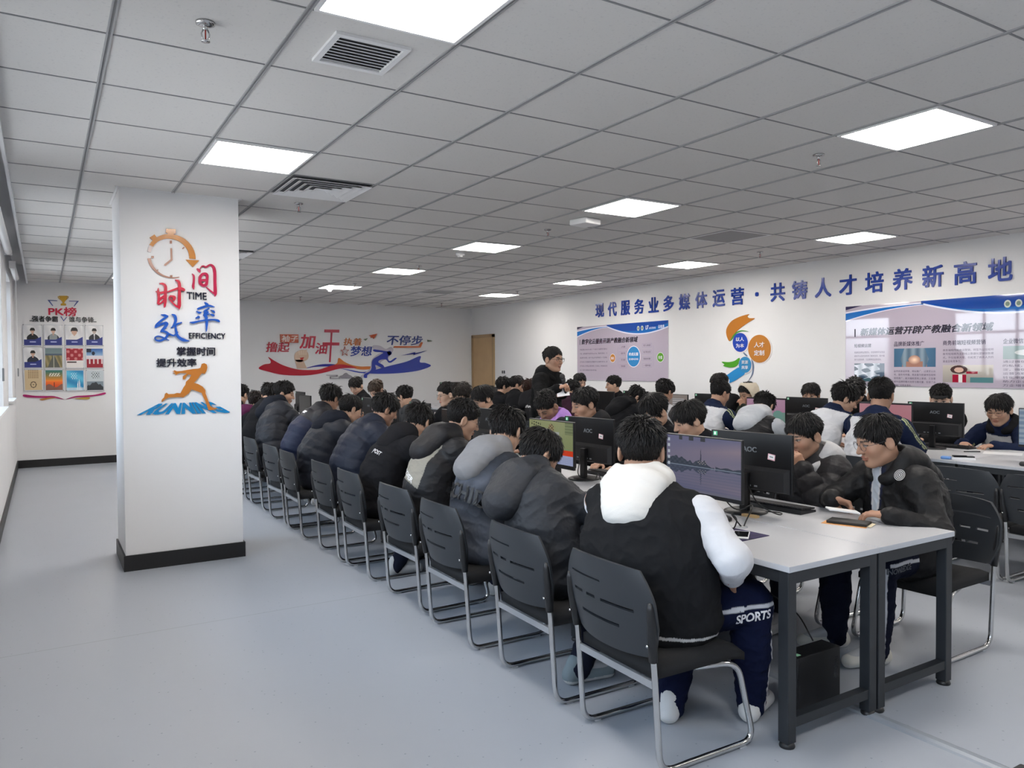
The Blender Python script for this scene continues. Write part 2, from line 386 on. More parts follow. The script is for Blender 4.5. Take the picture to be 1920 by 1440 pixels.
# ================================================================== on the ceiling
M_PANEL = mat('light_panel', 'ffffff', .5, emit=PANEL)
M_PANEL.node_tree.nodes['Principled BSDF'].inputs['Emission Color'].default_value = (1, .94, .875, 1)
def cell(i, j): return (GX0+T*(i+.5), GY0+T*(j+.5))
rowname = {1: 'near the window side', 6: 'above the middle row of desks', 11: 'nearest the slogan wall'}
ordn = {-6: 'behind the camera', -2: 'closest to the camera', 2: 'second from the camera', 6: 'third from the camera', 10: 'fourth from the camera', 14: 'farthest from the camera'}
lp = None
for i in (1, 6, 11):
    for j in (-6, -2, 2, 6, 10, 14):
        x, y = cell(i, j)
        if lp is None:
            lp = empty('ceiling_light', (0, 0, 0))
            h = T/2-.014
            f = MB()
            for s in (-1, 1): f.box((s*(h-.008), 0, -.006), (.016, 2*h, .012)); f.box((0, s*(h-.008), -.006), (2*h-.0322, .016, .012))
            f.build('frame', M_WHITE, lp); MB().box((0, 0, -.005), (2*h-.03, 2*h-.03, .006)).build('diffuser', M_PANEL, lp); r = lp
        else: r = copy_tree(lp)
        r.location = (x, y, CEIL)
        setprops(r, 'square lit ceiling panel %s, %s' % (rowname[i], ordn[j]), 'ceiling light', 'square ceiling light panels')
def grille(x, y, sz, label):
    r = empty('ceiling_vent', (x, y, CEIL), 0, label=label, cat='vent')
    h = sz/2; f = MB()
    for s in (-1, 1): f.box((s*(h-.0125), 0, -.006), (.025, sz, .014)); f.box((0, s*(h-.0125), -.006), (sz-.0502, .025, .014))
    f.build('frame', M_WHITE, r)
    MB().box((0, 0, -.001), (sz-.05, sz-.05, .003)).build('backing', mat('vent_dark', '3c3c3e', .9), r)
    n = 9
    for k in range(n):
        MB().box((0, -h+.025+(k+.5)*(sz-.05)/n, -.006), (sz-.05, .015, .003), Matrix.Rotation(.35, 3, 'X')).build('slat', M_WHITE, r)
x, y = cell(1, -1); grille(x, y-.02, .33, 'small square louvred vent beside the nearest ceiling light')
def diffuser(i, j, label):
    x, y = cell(i, j); r = empty('air_diffuser', (x, y, CEIL), 0, label=label, cat='vent', group='square four-way air diffusers')
    MB().box((0, 0, -.001), (T-.04, T-.04, .004)).build('backing', mat('diffuser_dark', '55565a', .9), r)
    for k in range(5):
        a = T/2-.02-k*.058; b = a-.045; zz = -.004; m = MB(); z1 = -.024
        o_ = [(-a, -a), (a, -a), (a, a), (-a, a)]; i_ = [(-b, -b), (b, -b), (b, b), (-b, b)]
        vs = [(p[0], p[1], z1) for p in o_]+[(p[0], p[1], zz) for p in i_]+[(p[0], p[1], z1+.003) for p in o_]+[(p[0], p[1], zz+.003) for p in i_]
        fs = []
        for q in range(4): w = (q+1) % 4; fs += [(q, q+4, w+4, w), (q+8, w+8, w+12, q+12), (q, w, w+8, q+8)]
        m.add(vs, fs).build('vane', M_WHITE, r)
diffuser(2, 3, 'square slatted air diffuser on the ceiling just past the column light')
diffuser(2, 9, 'square slatted air diffuser half hidden behind the white column')
diffuser(6, -4, 'square slatted air diffuser above and behind the camera')
for (i, j, lb) in ((9, 3, 'framed grey access panel in the ceiling before the slogan wall'), (9, 14, 'framed grey access panel in the ceiling near the back wall')):
    x, y = cell(i, j); r = empty('ceiling_hatch', (x, y, CEIL), 0, label=lb, cat='ceiling hatch', group='ceiling access hatches')
    f = MB(); h = .30
    for s in (-1, 1): f.box((s*h, 0, -.004), (.02, 2*h+.02, .01)); f.box((0, s*h, -.004), (2*h-.0202, .02, .01))
    f.build('frame', M_WHITE, r); MB().box((0, 0, -.002), (2*h-.02, 2*h-.02, .006)).build('panel', mat('access_grey', '9b9a9b', .8), r)
sp0 = None
SPR = [((385, 42), 'chrome sprinkler head on the ceiling nearest the camera'), ((1535, 290), 'chrome sprinkler head beside the bright panel on the right'),
       ((560, 381), 'chrome sprinkler head just past the air diffuser by the column'), ((1027, 430), 'chrome sprinkler head near the white box on the ceiling'),
       ((1425, 472), 'chrome sprinkler head above the slogan letters'), ((785, 498), 'chrome sprinkler head at the fourth middle light'),
       ((665, 532), 'chrome sprinkler head at the farthest middle light'), ((970, 546), 'chrome sprinkler head at the farthest slogan side light'),
       ((563, 556), 'tiny sprinkler head near the back wall, left one'), ((828, 568), 'tiny sprinkler head near the back wall by the far corner')]
for (p, lb) in SPR:
    q = onz(p[0], p[1], CEIL)
    if sp0 is None:
        sp0 = empty('sprinkler', (0, 0, 0)); r = sp0
        MB().tube([(0, 0, 0), (0, 0, -.008), (0, 0, -.014)], [.037, .036, .022], 20).build('escutcheon', M_CHROME, r, True)
        m = MB(); m.tube([(0, 0, -.01), (0, 0, -.03)], .010, 10)
        for s in (-1, 1): m.tube([(s*.008, 0, -.028), (s*.015, 0, -.045), (s*.012, 0, -.062), (0, 0, -.072)], .003, 6)
        m.build('body', M_CHROME, r, True)
        MB().cyl((0, 0, -.03), (0, 0, -.066), .0028, 8).build('bulb', mat('red_bulb', 'b02418', .2), r, True)
        MB().tube([(0, 0, -.072), (0, 0, -.076)], .017, 14).build('deflector', M_CHROME, r, True)
    else: r = copy_tree(sp0)
    r.location = (q[0], q[1], CEIL); setprops(r, lb, 'sprinkler', 'ceiling sprinklers')
sd0 = None
for p, lb in (((863, 474), 'round white smoke detector before the third middle light'), ((618, 541), 'round white smoke detector near the back wall')):
    q = onz(p[0], p[1], CEIL)
    if sd0 is None:
        sd0 = empty('smoke_detector'); r = sd0
        MB().tube([(0, 0, 0), (0, 0, -.028), (0, 0, -.034)], [.055, .055, .045], 24).build('base', M_WHITE, r, True)
        m = MB().tube([(0, 0, -.034), (0, 0, -.052), (0, 0, -.058)], [.034, .032, .022], 20); m.build('chamber', mat('detector_grey', 'b8b8b8', .5), r, True)
    else: r = copy_tree(sd0)
    r.location = (q[0], q[1], CEIL); setprops(r, lb, 'smoke detector', 'ceiling smoke detectors')
q = onz(1097, 411, CEIL); r = empty('access_point', (q[0], q[1], CEIL), .2, label='white rectangular box fixed under the ceiling', cat='ceiling box')
MB().box((0, 0, -.03), (.21, .21, .055), None, .012).build('body', M_WHITE, r)
# ================================================================== desks
TZ = .74
ORD = ['first', 'second', 'third', 'fourth', 'fifth', 'sixth', 'seventh', 'eighth', 'ninth', 'tenth', 'eleventh', 'twelfth']
DL, DW = 1.42, .60
def make_desk():
    r = empty('desk')
    m = MB(); m.box((DW/2, DL/2, TZ-.0125), (DW-.004, DL-.004, .025), None, .002)
    o = m.build('tabletop', [M_TOP, M_EDGE], r)
    for p in o.data.polygons:
        if abs(p.normal.z) < .5: p.material_index = 1
    for x in (.032, DW-.032):
        for y in (.035, DL-.035):
            l = MB().box((x, y, .02+(TZ-.045)/2), (.05, .05, TZ-.045), None, .003).build('leg', M_STEEL, r)
            MB().tube([(x, y, 0), (x, y, .006), (x, y, .022)], [.03, .032, .026], 18).build('foot', M_BLACK, l, True)
    for y in (.035, DL-.035):
        MB().box((DW/2, y, TZ-.05), (DW-.11, .05, .05)).build('end_rail', M_STEEL, r)
        MB().box((DW/2, y, .10), (DW-.11, .04, .04)).build('end_rail', M_STEEL, r)
    for x in (.032, DW-.032):
        MB().box((x, DL/2, TZ-.05), (.04, DL-.12, .05)).build('side_rail', M_STEEL, r)
    for gx, gy in ((.42, .62),):
        MB().tube([(gx, gy, TZ-.001), (gx, gy, TZ+.003)], .032, 20).build('cable_grommet', mat('grommet_grey', '9a9da1', .4), r, True)
    return r
desk0 = None
for row, xs, nk in (('middle', (2.5, 3.1), 8), ('far', (6.35, 6.95), 9)):
    for sd, x in zip(('window', 'slogan wall'), xs):
        for k in range(nk):
            if desk0 is None: desk0 = make_desk(); r = desk0
            else: r = copy_tree(desk0)
            y = 1.98+DL*k
            if sd == 'window': r.location = (x, y, 0)
            else: r.location = (x+DW, y+DL, 0); r.rotation_euler = (0, 0, math.pi)
            setprops(r, 'white desk, %s from the camera on the %s side of the %s row' % (ORD[k], sd, row), 'desk', '%s row of white desks' % row)
# ================================================================== chairs
def make_chair():
    r = empty('sled_chair')
    for s in (-1, 1):
        x = s*.245
        P = [(x, -.278, .50), (x, -.268, .42), (x, -.240, .013), (x, .258, .013), (x, .165, .352), (x*.80, -.02, .352)]
        MB().tube(fillet(P, .07, 6), .0125, 10).build('frame_tube', M_CHROME, r, True)
        for y in (-.17, .19): MB().box((x, y, .004), (.018, .035, .008)).build('glide', mat('clear_glide', 'b8bcc0', .4), r)
        b = MB().tube([(x, -.272, .44), (x*1.02, -.279, .50), (x*1.055, -.290, .58), (x*1.06, -.297, .645), (x*1.06, -.299, .668)], [.0175, .019, .0185, .015, .009], 10).build('bracket', M_BLACK, r, True)
        MB().cyl((x*1.02, -.302, .505), (x*1.02, -.309, .505), .0055, 8).build('bolt', M_CHROME, b, True)
    MB().box((0, -.262, .345), (.48, .012, .028)).build('cross_bar', M_ALU, r); MB().box((0, .13, .345), (.47, .03, .012)).build('cross_bar', M_ALU, r)
    # seat cushion
    m = MB(); nx, ny = 14, 14; top = []; bot = []
    for j in range(ny+1):
        for i in range(nx+1):
            u, v = -1+2*i/nx, -1+2*j/ny
            e = max(abs(u), abs(v)); rd = (1-min(1, max(0, (e-.8)/.2))**2*.5)
            X = .232*u; Y = -.015+.235*v
            droop = -.03*max(0, (v-.55)/.45)**2 - .006*(1-u*u)
            top.append((X, Y, .385+.04*rd+droop)); bot.append((X, Y, .362+droop*.6))
    n1 = (nx+1)*(ny+1); fs = []
    for j in range(ny):
        for i in range(nx):
            a = j*(nx+1)+i; fs.append((a, a+1, a+nx+2, a+nx+1)); fs.append((n1+a, n1+a+nx+1, n1+a+nx+2, n1+a+1))
    rim = [i for i in range(nx)]+[j*(nx+1)+nx for j in range(ny)]+[ny*(nx+1)+i for i in range(nx, 0, -1)]+[j*(nx+1) for j in range(ny, 0, -1)]
    for a, b in zip(rim, rim[1:]+rim[:1]): fs.append((b, a, n1+a, n1+b))
    m.add(top+bot, fs).build('seat', M_SEAT, r, True)
    # slotted back shell
    nu, nv = 100, 84
    def P(u, v):
        hw = .232+.042*min(1, v/.35)**.8
        if v > .62: hw -= .064*((v-.62)/.38)**1.6
        z = .452+.325*v - .030*(1-v)*(0)+.018*(1-abs(u)**2.2)*(v-.5)*1.6
        return (hw*u, -.292-.055*v+.045*abs(u)**2.2, z)
    slots = [(.74, -.80, .04), (.52, -.74, -.47), (.52, -.36, -.14), (.52, .0, .66), (.29, -.56, .36)]
    vs = [P(-1+2*i/nu, j/nv) for j in range(nv+1) for i in range(nu+1)]; fs = []
    for j in range(nv):
        for i in range(nu):
            u, v = -1+2*(i+.5)/nu, (j+.5)/nv
            if any(abs(v-a) < .0155 and b < u < c for a, b, c in slots): continue
            a = j*(nu+1)+i; fs.append((a, a+1, a+nu+2, a+nu+1))
    o = MB().add(vs, fs).build('backrest', M_CHAIR, r, True)
    md = o.modifiers.new('thickness', 'SOLIDIFY'); md.thickness = .013; md.offset = 1
    dg = bpy.context.evaluated_depsgraph_get(); me = bpy.data.meshes.new_from_object(o.evaluated_get(dg)); o.modifiers.clear(); o.data = me
    smooth_by_angle(o, .7)
    return r
chair0 = None
AL = [2.36, 3.05, 3.85, 4.56, 5.40, 6.03, 6.98, 7.60, 8.54, 9.30, 10.15, 10.95, 11.9]
AR = [2.38, 3.10, 3.86, 4.56, 5.25, 5.95, 6.85, 7.55, 8.25, 9.05, 10.0, 10.9]
BL = [2.45, 3.0, 3.86, 4.50, 5.16, 5.80, 6.50, 7.20, 8.10, 8.75, 9.50, 10.2]
BR = [3.0, 3.80, 4.55, 5.25, 5.95, 6.75, 7.40, 8.30, 9.00, 9.70, 10.5]
rg = random.Random(4)
for nm, X, ys, rz, side in (('middle row', 2.2, AL, -math.pi/2, 'window side'), ('middle row', 4.1, AR, math.pi/2, 'aisle side'), ('far row', 5.95, BL, -math.pi/2, 'aisle side'), ('far row', 7.98, BR, math.pi/2, 'slogan wall side')):
    for k, y in enumerate(ys):
        if chair0 is None: chair0 = make_chair(); r = chair0
        else: r = copy_tree(chair0)
        r.location = (X+rg.uniform(-.015, .015), y, 0); r.rotation_euler = (0, 0, rz+rg.uniform(-.03, .03))
        em = 'empty dark' if (X == 5.95 and k < 2) else 'dark'
        setprops(r, '%s sled chair, %s from the camera on the %s of the %s' % (em, ORD[k] if k < 12 else 'last', side, nm), 'chair', 'slotted back sled chairs')
# ================================================================== monitors
def lerp(a, b, t): return tuple(x+(y-x)*t for x, y in zip(a, b))
def scr_lake(u, v):
    hz = .47
    ridge = lambda x: hz+.045*math.sin(x*7+1)+.10*math.exp(-((x-.22)/.16)**2)+.05*math.exp(-((x-.05)/.1)**2)+.16*math.exp(-((x-.50)/.12)**2)+.015*math.sin(x*61)+.01*math.sin(x*97)
    if v < .045: return (.43, .43, .50)
    if u < .05 and int(v*18) % 2 == 0 and v > .25 and u > .015: return (.75, .78, .82)
    def up(x, y):
        if abs(x-.485) < .006*(1-(y-.60)/.20)+.002 and .58 < y < .79: return (.20, .22, .30)
        if .44 < x < .56 and y < .60-.4*abs(x-.5) and y > .52 and math.sin(x*170)*math.sin(y*140) > .35: return (.62, .58, .58)
        if y < ridge(x)*(1 if x < .68 else 0)+(hz+.035+.01*math.sin(x*40) if x >= .68 else 0): return lerp((.20, .23, .29), (.27, .30, .36), .5+.5*math.sin(x*90)*math.sin(y*70))
        t = (y-hz)/(1-hz); c = lerp((.50, .47, .55), (.40, .40, .53), t); g = max(0, 1-abs((y-.75)-.12*(x-.5))/.2)*x
        return lerp(c, (.60, .52, .56), .8*g)
    if v > hz:
        if v > .93 and math.sin(u*40) > .3 and .18 < u < .55: return (.2, .21, .24)
        return up(u, v)
    if hz-.012 < v: return (.50, .55, .62)
    c = up(u+.006*math.sin(v*160), hz+(hz-v)*1.0)
    return lerp(c, (.33, .36, .47), .35+.1*math.sin(v*120))
def scr_green(u, v):
    if v < .02: return (.1, .1, .1)
    if v < .24: return (.62, .66, .80) if (v < .20 and math.sin(u*60)*math.sin(v*120) > -.4) else (.66, .68, .82)
    if v < .36: return (.85, .25, .10)
    if u > .83 and v > .72: return (.42, .46, .32) if int(v*30) % 2 else (.50, .54, .38)
    if .03 < u < .28 and .86 < v < .96 and math.sin(u*120)+math.sin(v*90+u*30) > .7: return (.16, .16, .10)
    if math.hypot((u-.52)*1.6, v-.84) < .10: return (.35, .30, .20) if math.sin(u*90)*math.sin(v*80) > 0 else (.62, .55, .38)
    if .42 < u < .70 and .45 < v < .76: return (.66, .68, .66)
    return lerp((.50, .55, .38), (.58, .60, .42), v)
def scr_pink(u, v):
    if v > .96 or v < .05: return (.16, .12, .16)
    if .25 < u < .62 and .40 < v < .74: return (.80, .72, .80) if math.sin(v*90) > -.3 or u < .30 else (.62, .56, .66)
    if math.hypot((u-.82)*1.5, v-.38) < .19: return (.44, .60, .56)
    if .82 < u and v < .5: return (.46, .58, .54)
    return lerp((.66, .46, .58), (.72, .56, .66), v)
def scr_hill(u, v):
    if v > .96: return (.16, .12, .16)
    if v < .45+.2*math.sin(u*3.4) and u > .5: return lerp((.36, .33, .34), (.46, .40, .42), .5+.5*math.sin(u*30+v*20))
    if v < .35: return (.46, .52, .22)
    if .22 < u < .48 and .5 < v < .72: return (.82, .84, .90)
    return (.74, .50, .54)
def scr_doc(u, v):
    if .5 < u < .9 and .2 < v < .85: return (.70, .68, .68) if math.sin(v*70) > -.6 else (.50, .5, .5)
    return lerp((.50, .45, .43), (.56, .52, .50), v)
def scr_desk(u, v):
    if u < .12: return (.62, .68, .74) if int(v*14) % 2 else (.48, .56, .66)
    return (.48, .56, .66)
def scr_dark(u, v): return (.035, .038, .045)
SW, SH, SZ0 = .53, .315, .858
PAN = [(-SW/2, 0), (SW/2, 0)]
def make_monitor(fn, res=(64, 36), back=True):
    r = empty('monitor')
    zc = SZ0+SH/2
    MB().box((0, .012, zc), (SW, .018, SH), None, .003).build('panel', M_MON, r)
    sc = Plane((-SW/2+.006, .0025, SZ0+.020), (1, 0, 0), (0, 0, 1), (0, -1, 0))
    m = MB(); picture(m, sc, 0, 0, SW-.012, SH-.027, 0, fn, *res); m.build('screen', M_SCREEN, r)
    m = MB(); n = 14; pr = []
    for k in range(2):
        y = (.019, .048)[k]; d = (0, .02)[k]
        pr.append([(-SW/2+.012+d, y, SZ0+.004+d*.5), (SW/2-.012-d, y, SZ0+.004+d*.5), (SW/2-.012-d, y, SZ0+.135-d), (-SW/2+.012+d, y, SZ0+.135-d)])
    m.add(pr[0]+pr[1], [(4, 7, 6, 5)]+[(q, q+4, (q+1) % 4+4, (q+1) % 4) for q in range(4)])
    m.build('rear_bulge', M_MONB, r)
    bk = Plane((0, .0215, SZ0), (-1, 0, 0), (0, 0, 1), (0, 1, 0))
    m = MB(); put_text(m, 'AOC', bk, -.046, .208, .046, .236, 0, .0012, '7d8288', .03); m.build('maker_badge', M_ACR, r)
    m = MB(); m.col = 'e9b9c4'; m.ngon([(.115, .178), (.16, .172), (.164, .204), (.119, .21)], bk, 0, .0006)
    m.col = 'f2f2f2'; m.ngon([(.120, .183), (.156, .178), (.159, .200), (.123, .205)], bk, .0006, .0009)
    m.col = '9a9a9e'; m.ngon([(.128, .190), (.150, .187), (.151, .194), (.129, .197)], bk, .0009, .0011); m.build('asset_sticker', M_PRINT, r)
    m = MB(); m.col = '58b888'; m.ngon([(-.25, .282), (-.222, .282), (-.222, .306), (-.25, .306)], bk, 0, .0006)
    m.col = 'eef4f0'; m.ngon([(-.244, .286), (-.232, .286), (-.232, .302), (-.244, .302)], bk, .0006, .0009); m.build('energy_sticker', M_PRINT, r)
    mk = MB(); mk.col = '8a8d92'
    put_text(mk, 'AOC', Plane((0, .003, SZ0+.005), (1, 0, 0), (0, 0, 1), (0, -1, 0)), -.016, .001, .016, .010, 0, .0006, '8a8d92', .02); mk.build('front_badge', M_ACR, r)
    MB().box((0, .062, (TZ+.012+SZ0+.10)/2), (.052, .028, SZ0+.10-TZ-.012), None, .004).build('stand_neck', M_MON, r)
    MB().tube([(0, .055, TZ+.001), (0, .055, TZ+.008), (0, .055, TZ+.014)], [.115, .115, .10], 36).build('stand_base', M_MON, r, True)
    m = MB()
    for dx in (-.06, -.02, .045, .08): m.box((dx, .049, SZ0+.03), (.018, .004, .008))
    m.build('socket', mat('port_grey', '8c9096', .4), r)
    return r
SCR = {'lake': scr_lake, 'green': scr_green, 'pink': scr_pink, 'hill': scr_hill, 'doc': scr_doc, 'desk': scr_desk, 'dark': scr_dark}
proto = {}
def monitor(kind, loc, rz, label):
    if kind not in proto:
        proto[kind] = make_monitor(SCR[kind], {'lake': (250, 140), 'green': (140, 80), 'dark': (1, 1)}.get(kind, (56, 32))); r = proto[kind]
    else: r = copy_tree(proto[kind])
    r.location = loc; r.rotation_euler = (0, 0, rz); setprops(r, label, 'monitor', 'black flat monitors on the desks'); return r
H = math.pi/2
monitor('lake', (2.885, 2.83, 0), -H, 'monitor showing a lake island at dusk, in front of the varsity jacket person')
monitor('green', (2.92, 4.26, 0), -H+.0, 'monitor showing an olive green game page with a red stripe')
for k in range(2, 8): monitor('dark' if k != 4 else 'doc', (2.92, 2.85+DL*k, 0), -H+rg.uniform(-.08, .08), 'dark monitor on the window side of the middle row, %s from the camera' % ORD[k])
for k in range(8): monitor('dark', (3.30, 2.86+DL*k+.03*(k > 0), 0), H+(.06 if k == 0 else rg.uniform(-.05, .05)), 'monitor with its stickered back to the window, %s from the camera in the middle row' % ORD[k])
for k, kd in enumerate(('desk', 'hill', 'pink', 'doc', 'dark', 'dark', 'dark', 'dark')):
    monitor(kd, (6.74, 2.85+DL*k-(.03 if k == 2 else 0), 0), -H, {'desk': 'monitor with a blue grey desktop at the right picture edge', 'hill': 'monitor with a pink sky and grey hill behind the school jackets', 'pink': 'monitor with a pink page and a pale document window', 'doc': 'monitor with a brown grey page in front of the wide left poster'}.get(kd, 'dark monitor on the aisle side of the far row, %s from the camera' % ORD[k]))
for k in range(0, 8): monitor('dark', (7.16, 2.6+DL*k, 0), H, 'monitor with its back to the aisle, %s from the camera in the far row' % ORD[k])
monitor('dark', (7.34, 14.40, .03), math.pi, 'monitor turned with its back to the camera at the far end by the back wall')
# ================================================================== computers, keyboards and small things
M_CASE = mat('computer_case', '131416', .4, bump=.05, bscale=600)
def tower(x, y, label, first=None):
    if first is None:
        r = empty('computer_tower')
        MB().box((0, 0, .135), (.29, .10, .23), None, .004).build('case', M_CASE, r)
        MB().box((-.149, 0, .135), (.012, .098, .228), None, .003).build('front_bezel', M_BLACK, r)
        m = MB(); m.col = '9fd8b0'; m.ngon([(-.13, -.03), (-.105, -.03), (-.105, -.008), (-.13, -.008)], lambda u, v, w: Vector((u, v, .2505+w)), 0, .0006); m.build('green_sticker', M_PRINT, r)
        m = MB(); m.col = '3a3d42'; put_text(m, 'ThinkCentre', Plane((0, -.0505, 0), (0, 0, -1), (1, 0, 0), (0, -1, 0)), -.21, .10, -.11, .125, 0, .0008); m.build('maker_mark', M_ACR, r)
        m = MB()
        for sx in (-.11, .11): m.box((sx, 0, .01), (.03, .08, .02))
        m.build('rubber_foot', M_BLACK, r)
    else: r = copy_tree(first)
    r.location = (x, y, 0); setprops(r, label, 'computer', 'black computers under the desks'); return r
tw = tower(2.95, 2.22, 'black slim computer on the floor under the nearest desk end')
tower(2.88, 3.72, 'black slim computer on the floor under the second desk', tw); tower(2.88, 5.14, 'black slim computer on the floor under the third desk', tw)
def keyboard(x, y, rz, label, first=None):
    if first is None:
        r = empty('keyboard')
        m = MB(); pr = [(-.22, -.07, 0), (.22, -.07, 0), (.22, .07, 0), (-.22, .07, 0)]; tp = [(-.22, -.07, .012), (.22, -.07, .012), (.22, .07, .024), (-.22, .07, .024)]
        m.add(pr+tp, [(3, 2, 1, 0), (4, 5, 6, 7), (0, 1, 5, 4), (1, 2, 6, 5), (2, 3, 7, 6), (3, 0, 4, 7)]).build('body', M_BLACK, r)
        m = MB()
        for a in range(6):
            for b in range(20):
                yy = -.056+a*.0215; m.box((-.207+b*.0218, yy, .0215+(yy+.056)*.085), (.0185, .0185, .007), None)
        m.build('keys', mat('key_black', '1b1c1f', .45), r)
    else: r = copy_tree(first)
    r.location = (x, y, TZ); r.rotation_euler = (0, 0, rz); setprops(r, label, 'keyboard', 'black keyboards on the desks'); return r
kb = keyboard(3.47, 2.86, H+.08, 'black keyboard behind the nearest monitor back, before the hand on mouth person')
keyboard(2.68, 4.28, -H, 'black keyboard below the green game monitor', kb); keyboard(3.5, 4.3, H, 'black keyboard on the aisle side of the second desk', kb)
keyboard(7.34, 4.0, H, 'black keyboard in front of the capped person', kb)
def rbox(name, c, d, m, parent=None, rz=0, ch=.003):
    return MB().box(c, d, Matrix.Rotation(rz, 3, 'Z'), ch).build(name, m, parent)
def flat_thing(name, label, cat, x, y, rz, parts, z=TZ):
    r = empty(name, (x, y, z), rz, label=label, cat=cat)
    for pn, c, d, m, ch in parts: MB().box(c, d, None, ch).build(pn, m, r)
    return r
M_WPH = mat('phone_white', 'e8e8ea', .3); M_SCRK = mat('dark_glass', '0b0c10', .06)
M_PAD = mat('mouse_pad_purple', '2a2348', .8, var=.4, vscale=18)
flat_thing('mouse_pad', 'dark purple mouse pad with a red pattern under the white phone', 'mouse pad', 2.775, 2.52, .05, [('mat', (0, 0, .0015), (.20, .26, .003), M_PAD, 0), ('red_print', (-.02, .05, .0032), (.08, .06, .0006), mat('pad_red', '6e1c34', .8), 0)])
flat_thing('phone', 'white phone with a dark screen lying on the mouse pad', 'phone', 2.765, 2.46, -.9, [('body', (0, 0, .0045+.003), (.072, .145, .008), M_WPH, .003), ('screen', (0, 0, .0088+.003), (.064, .115, .0008), M_SCRK, 0)])
flat_thing('notebook', 'black notebook lying on orange and cream paper near the table end', 'notebook', 3.43, 2.36, .35, [('cover', (0, 0, .010), (.10, .19, .012), mat('notebook_black', '121212', .6), .002), ('orange_sheet', (-.012, .01, .001), (.11, .21, .002), mat('paper_orange', 'd79a5e', .8), 0), ('cream_sheet', (.012, -.012, .003), (.10, .20, .002), mat('paper_cream', 'e6d8b8', .8), 0)])
flat_thing('phone', 'phone beside a white box on the far row desk', 'phone', 6.50, 3.42, .7, [('body', (0, 0, .026), (.075, .155, .009), M_SCRK, .003)])
flat_thing('paper_box', 'small white box under the phone on the far row desk', 'box', 6.50, 3.42, .6, [('lid', (0, 0, .01), (.09, .17, .02), M_WPH, .002)])
flat_thing('blue_wrapper', 'crumpled pale blue wrapper beside the white box', 'wrapper', 6.42, 3.52, .3, [('film', (0, 0, .012), (.06, .07, .024), mat('blue_film', '6f9fe0', .3, bump=.8, bscale=40), .008)])
flat_thing('mouse', 'black mouse at the right edge on the far row desk', 'mouse', 6.47, 2.92, .4, [('shell', (0, 0, .017), (.062, .11, .034), M_BLACK, .014)])
flat_thing('paper_sheet', 'white paper sheet on the desk before the glasses wearing person', 'paper', 7.2, 3.45, .4, [('sheet', (0, 0, .001), (.21, .29, .002), M_WPH, 0)])
flat_thing('pen', 'thin black pen lying next to the paper sheet', 'pen', 7.1, 3.66, .9, [('barrel', (0, 0, .005), (.009, .14, .009), M_BLACK, .003)])
flat_thing('keyboard_box', 'tan cardboard strip behind the nearest monitors', 'card', 3.16, 2.75, .1, [('strip', (0, 0, .006), (.03, .09, .012), mat('cardboard', 'c8a878', .8), 0)])
# cables
def cable(label, pts, r=.0035): 
    MB().tube(fillet(pts, .12, 6), r, 7).build('cable', M_CABLE, None, True, dict(label=label, cat='cable', group='black computer cables'))
g = (2.92, 2.60)
cable('black cable looping from the lake monitor to the desk hole', [(2.96, 2.80, .90), (3.02, 2.72, .78), (3.05, 2.62, .85), (2.95, 2.60, .76), (2.92, 2.60, .70)])
cable('black mouse cable curling across the desk beside the phone', [(2.92, 2.60, .745), (2.86, 2.62, .82), (2.83, 2.54, .80), (2.84, 2.57, .748), (2.79, 2.56, .748), (2.70, 2.62, .748)])
cable('black cable falling from the monitor back beside the keyboard', [(3.24, 2.84, .90), (3.2, 2.74, .80), (3.28, 2.66, .748), (3.36, 2.70, .748), (3.30, 2.80, .748)])
cable('black cable hanging under the nearest desk top', [(2.92, 2.60, .70), (2.75, 2.58, .60), (2.66, 2.62, .63), (2.60, 2.60, .71)])
cable('black cable running from the desk to the floor computer', [(2.92, 2.60, .70), (2.98, 2.56, .45), (3.08, 2.40, .36), (3.02, 2.26, .26)])
cable('tangle of black cable on the second desk', [(3.22, 4.32, .90), (3.1, 4.2, .78), (3.18, 4.1, .748), (3.28, 4.2, .80), (3.2, 4.05, .748)])
# floor cable cover
r = empty('cable_cover', (3.07, 0, 0), 0, label='grey half round cable cover strip running along the floor under the desks', cat='cable cover')
m = MB(); pf = [(-.035, 0), (-.028, .008), (-.012, .014), (.012, .014), (.028, .008), (.035, 0)]
vs = [(a, y, b) for y in (1.2, 13.2) for a, b in pf]; m.add(vs, [(i, i+1, i+7, i+6) for i in range(5)]+[(5, 4, 3, 2, 1, 0), (6, 7, 8, 9, 10, 11)]).build('strip', mat('strip_grey', '8e949c', .35), r)
MB().box((.02, 1.33, .012), (.09, .2, .024), None, .006).build('end_joint', M_BLACK, r)
# ================================================================== lettering and pictures on the walls
PR_ = Plane((XR, 0, 0), (0, -1, 0), (0, 0, 1), (-1, 0, 0))
PB_ = Plane((0, YB, 0), (1, 0, 0), (0, 0, 1), (0, -1, 0))
PC_ = Plane((0, CY0, 0), (1, 0, 0), (0, 0, 1), (0, -1, 0))
PA_ = Plane((0, YA, 0), (1, 0, 0), (0, 0, 1), (0, -1, 0))
BLUE, NAVY, ORANGE, RED, TEAL = '24419a', '1f3486', 'b8741e', 'bf1f3d', '1b86c4'
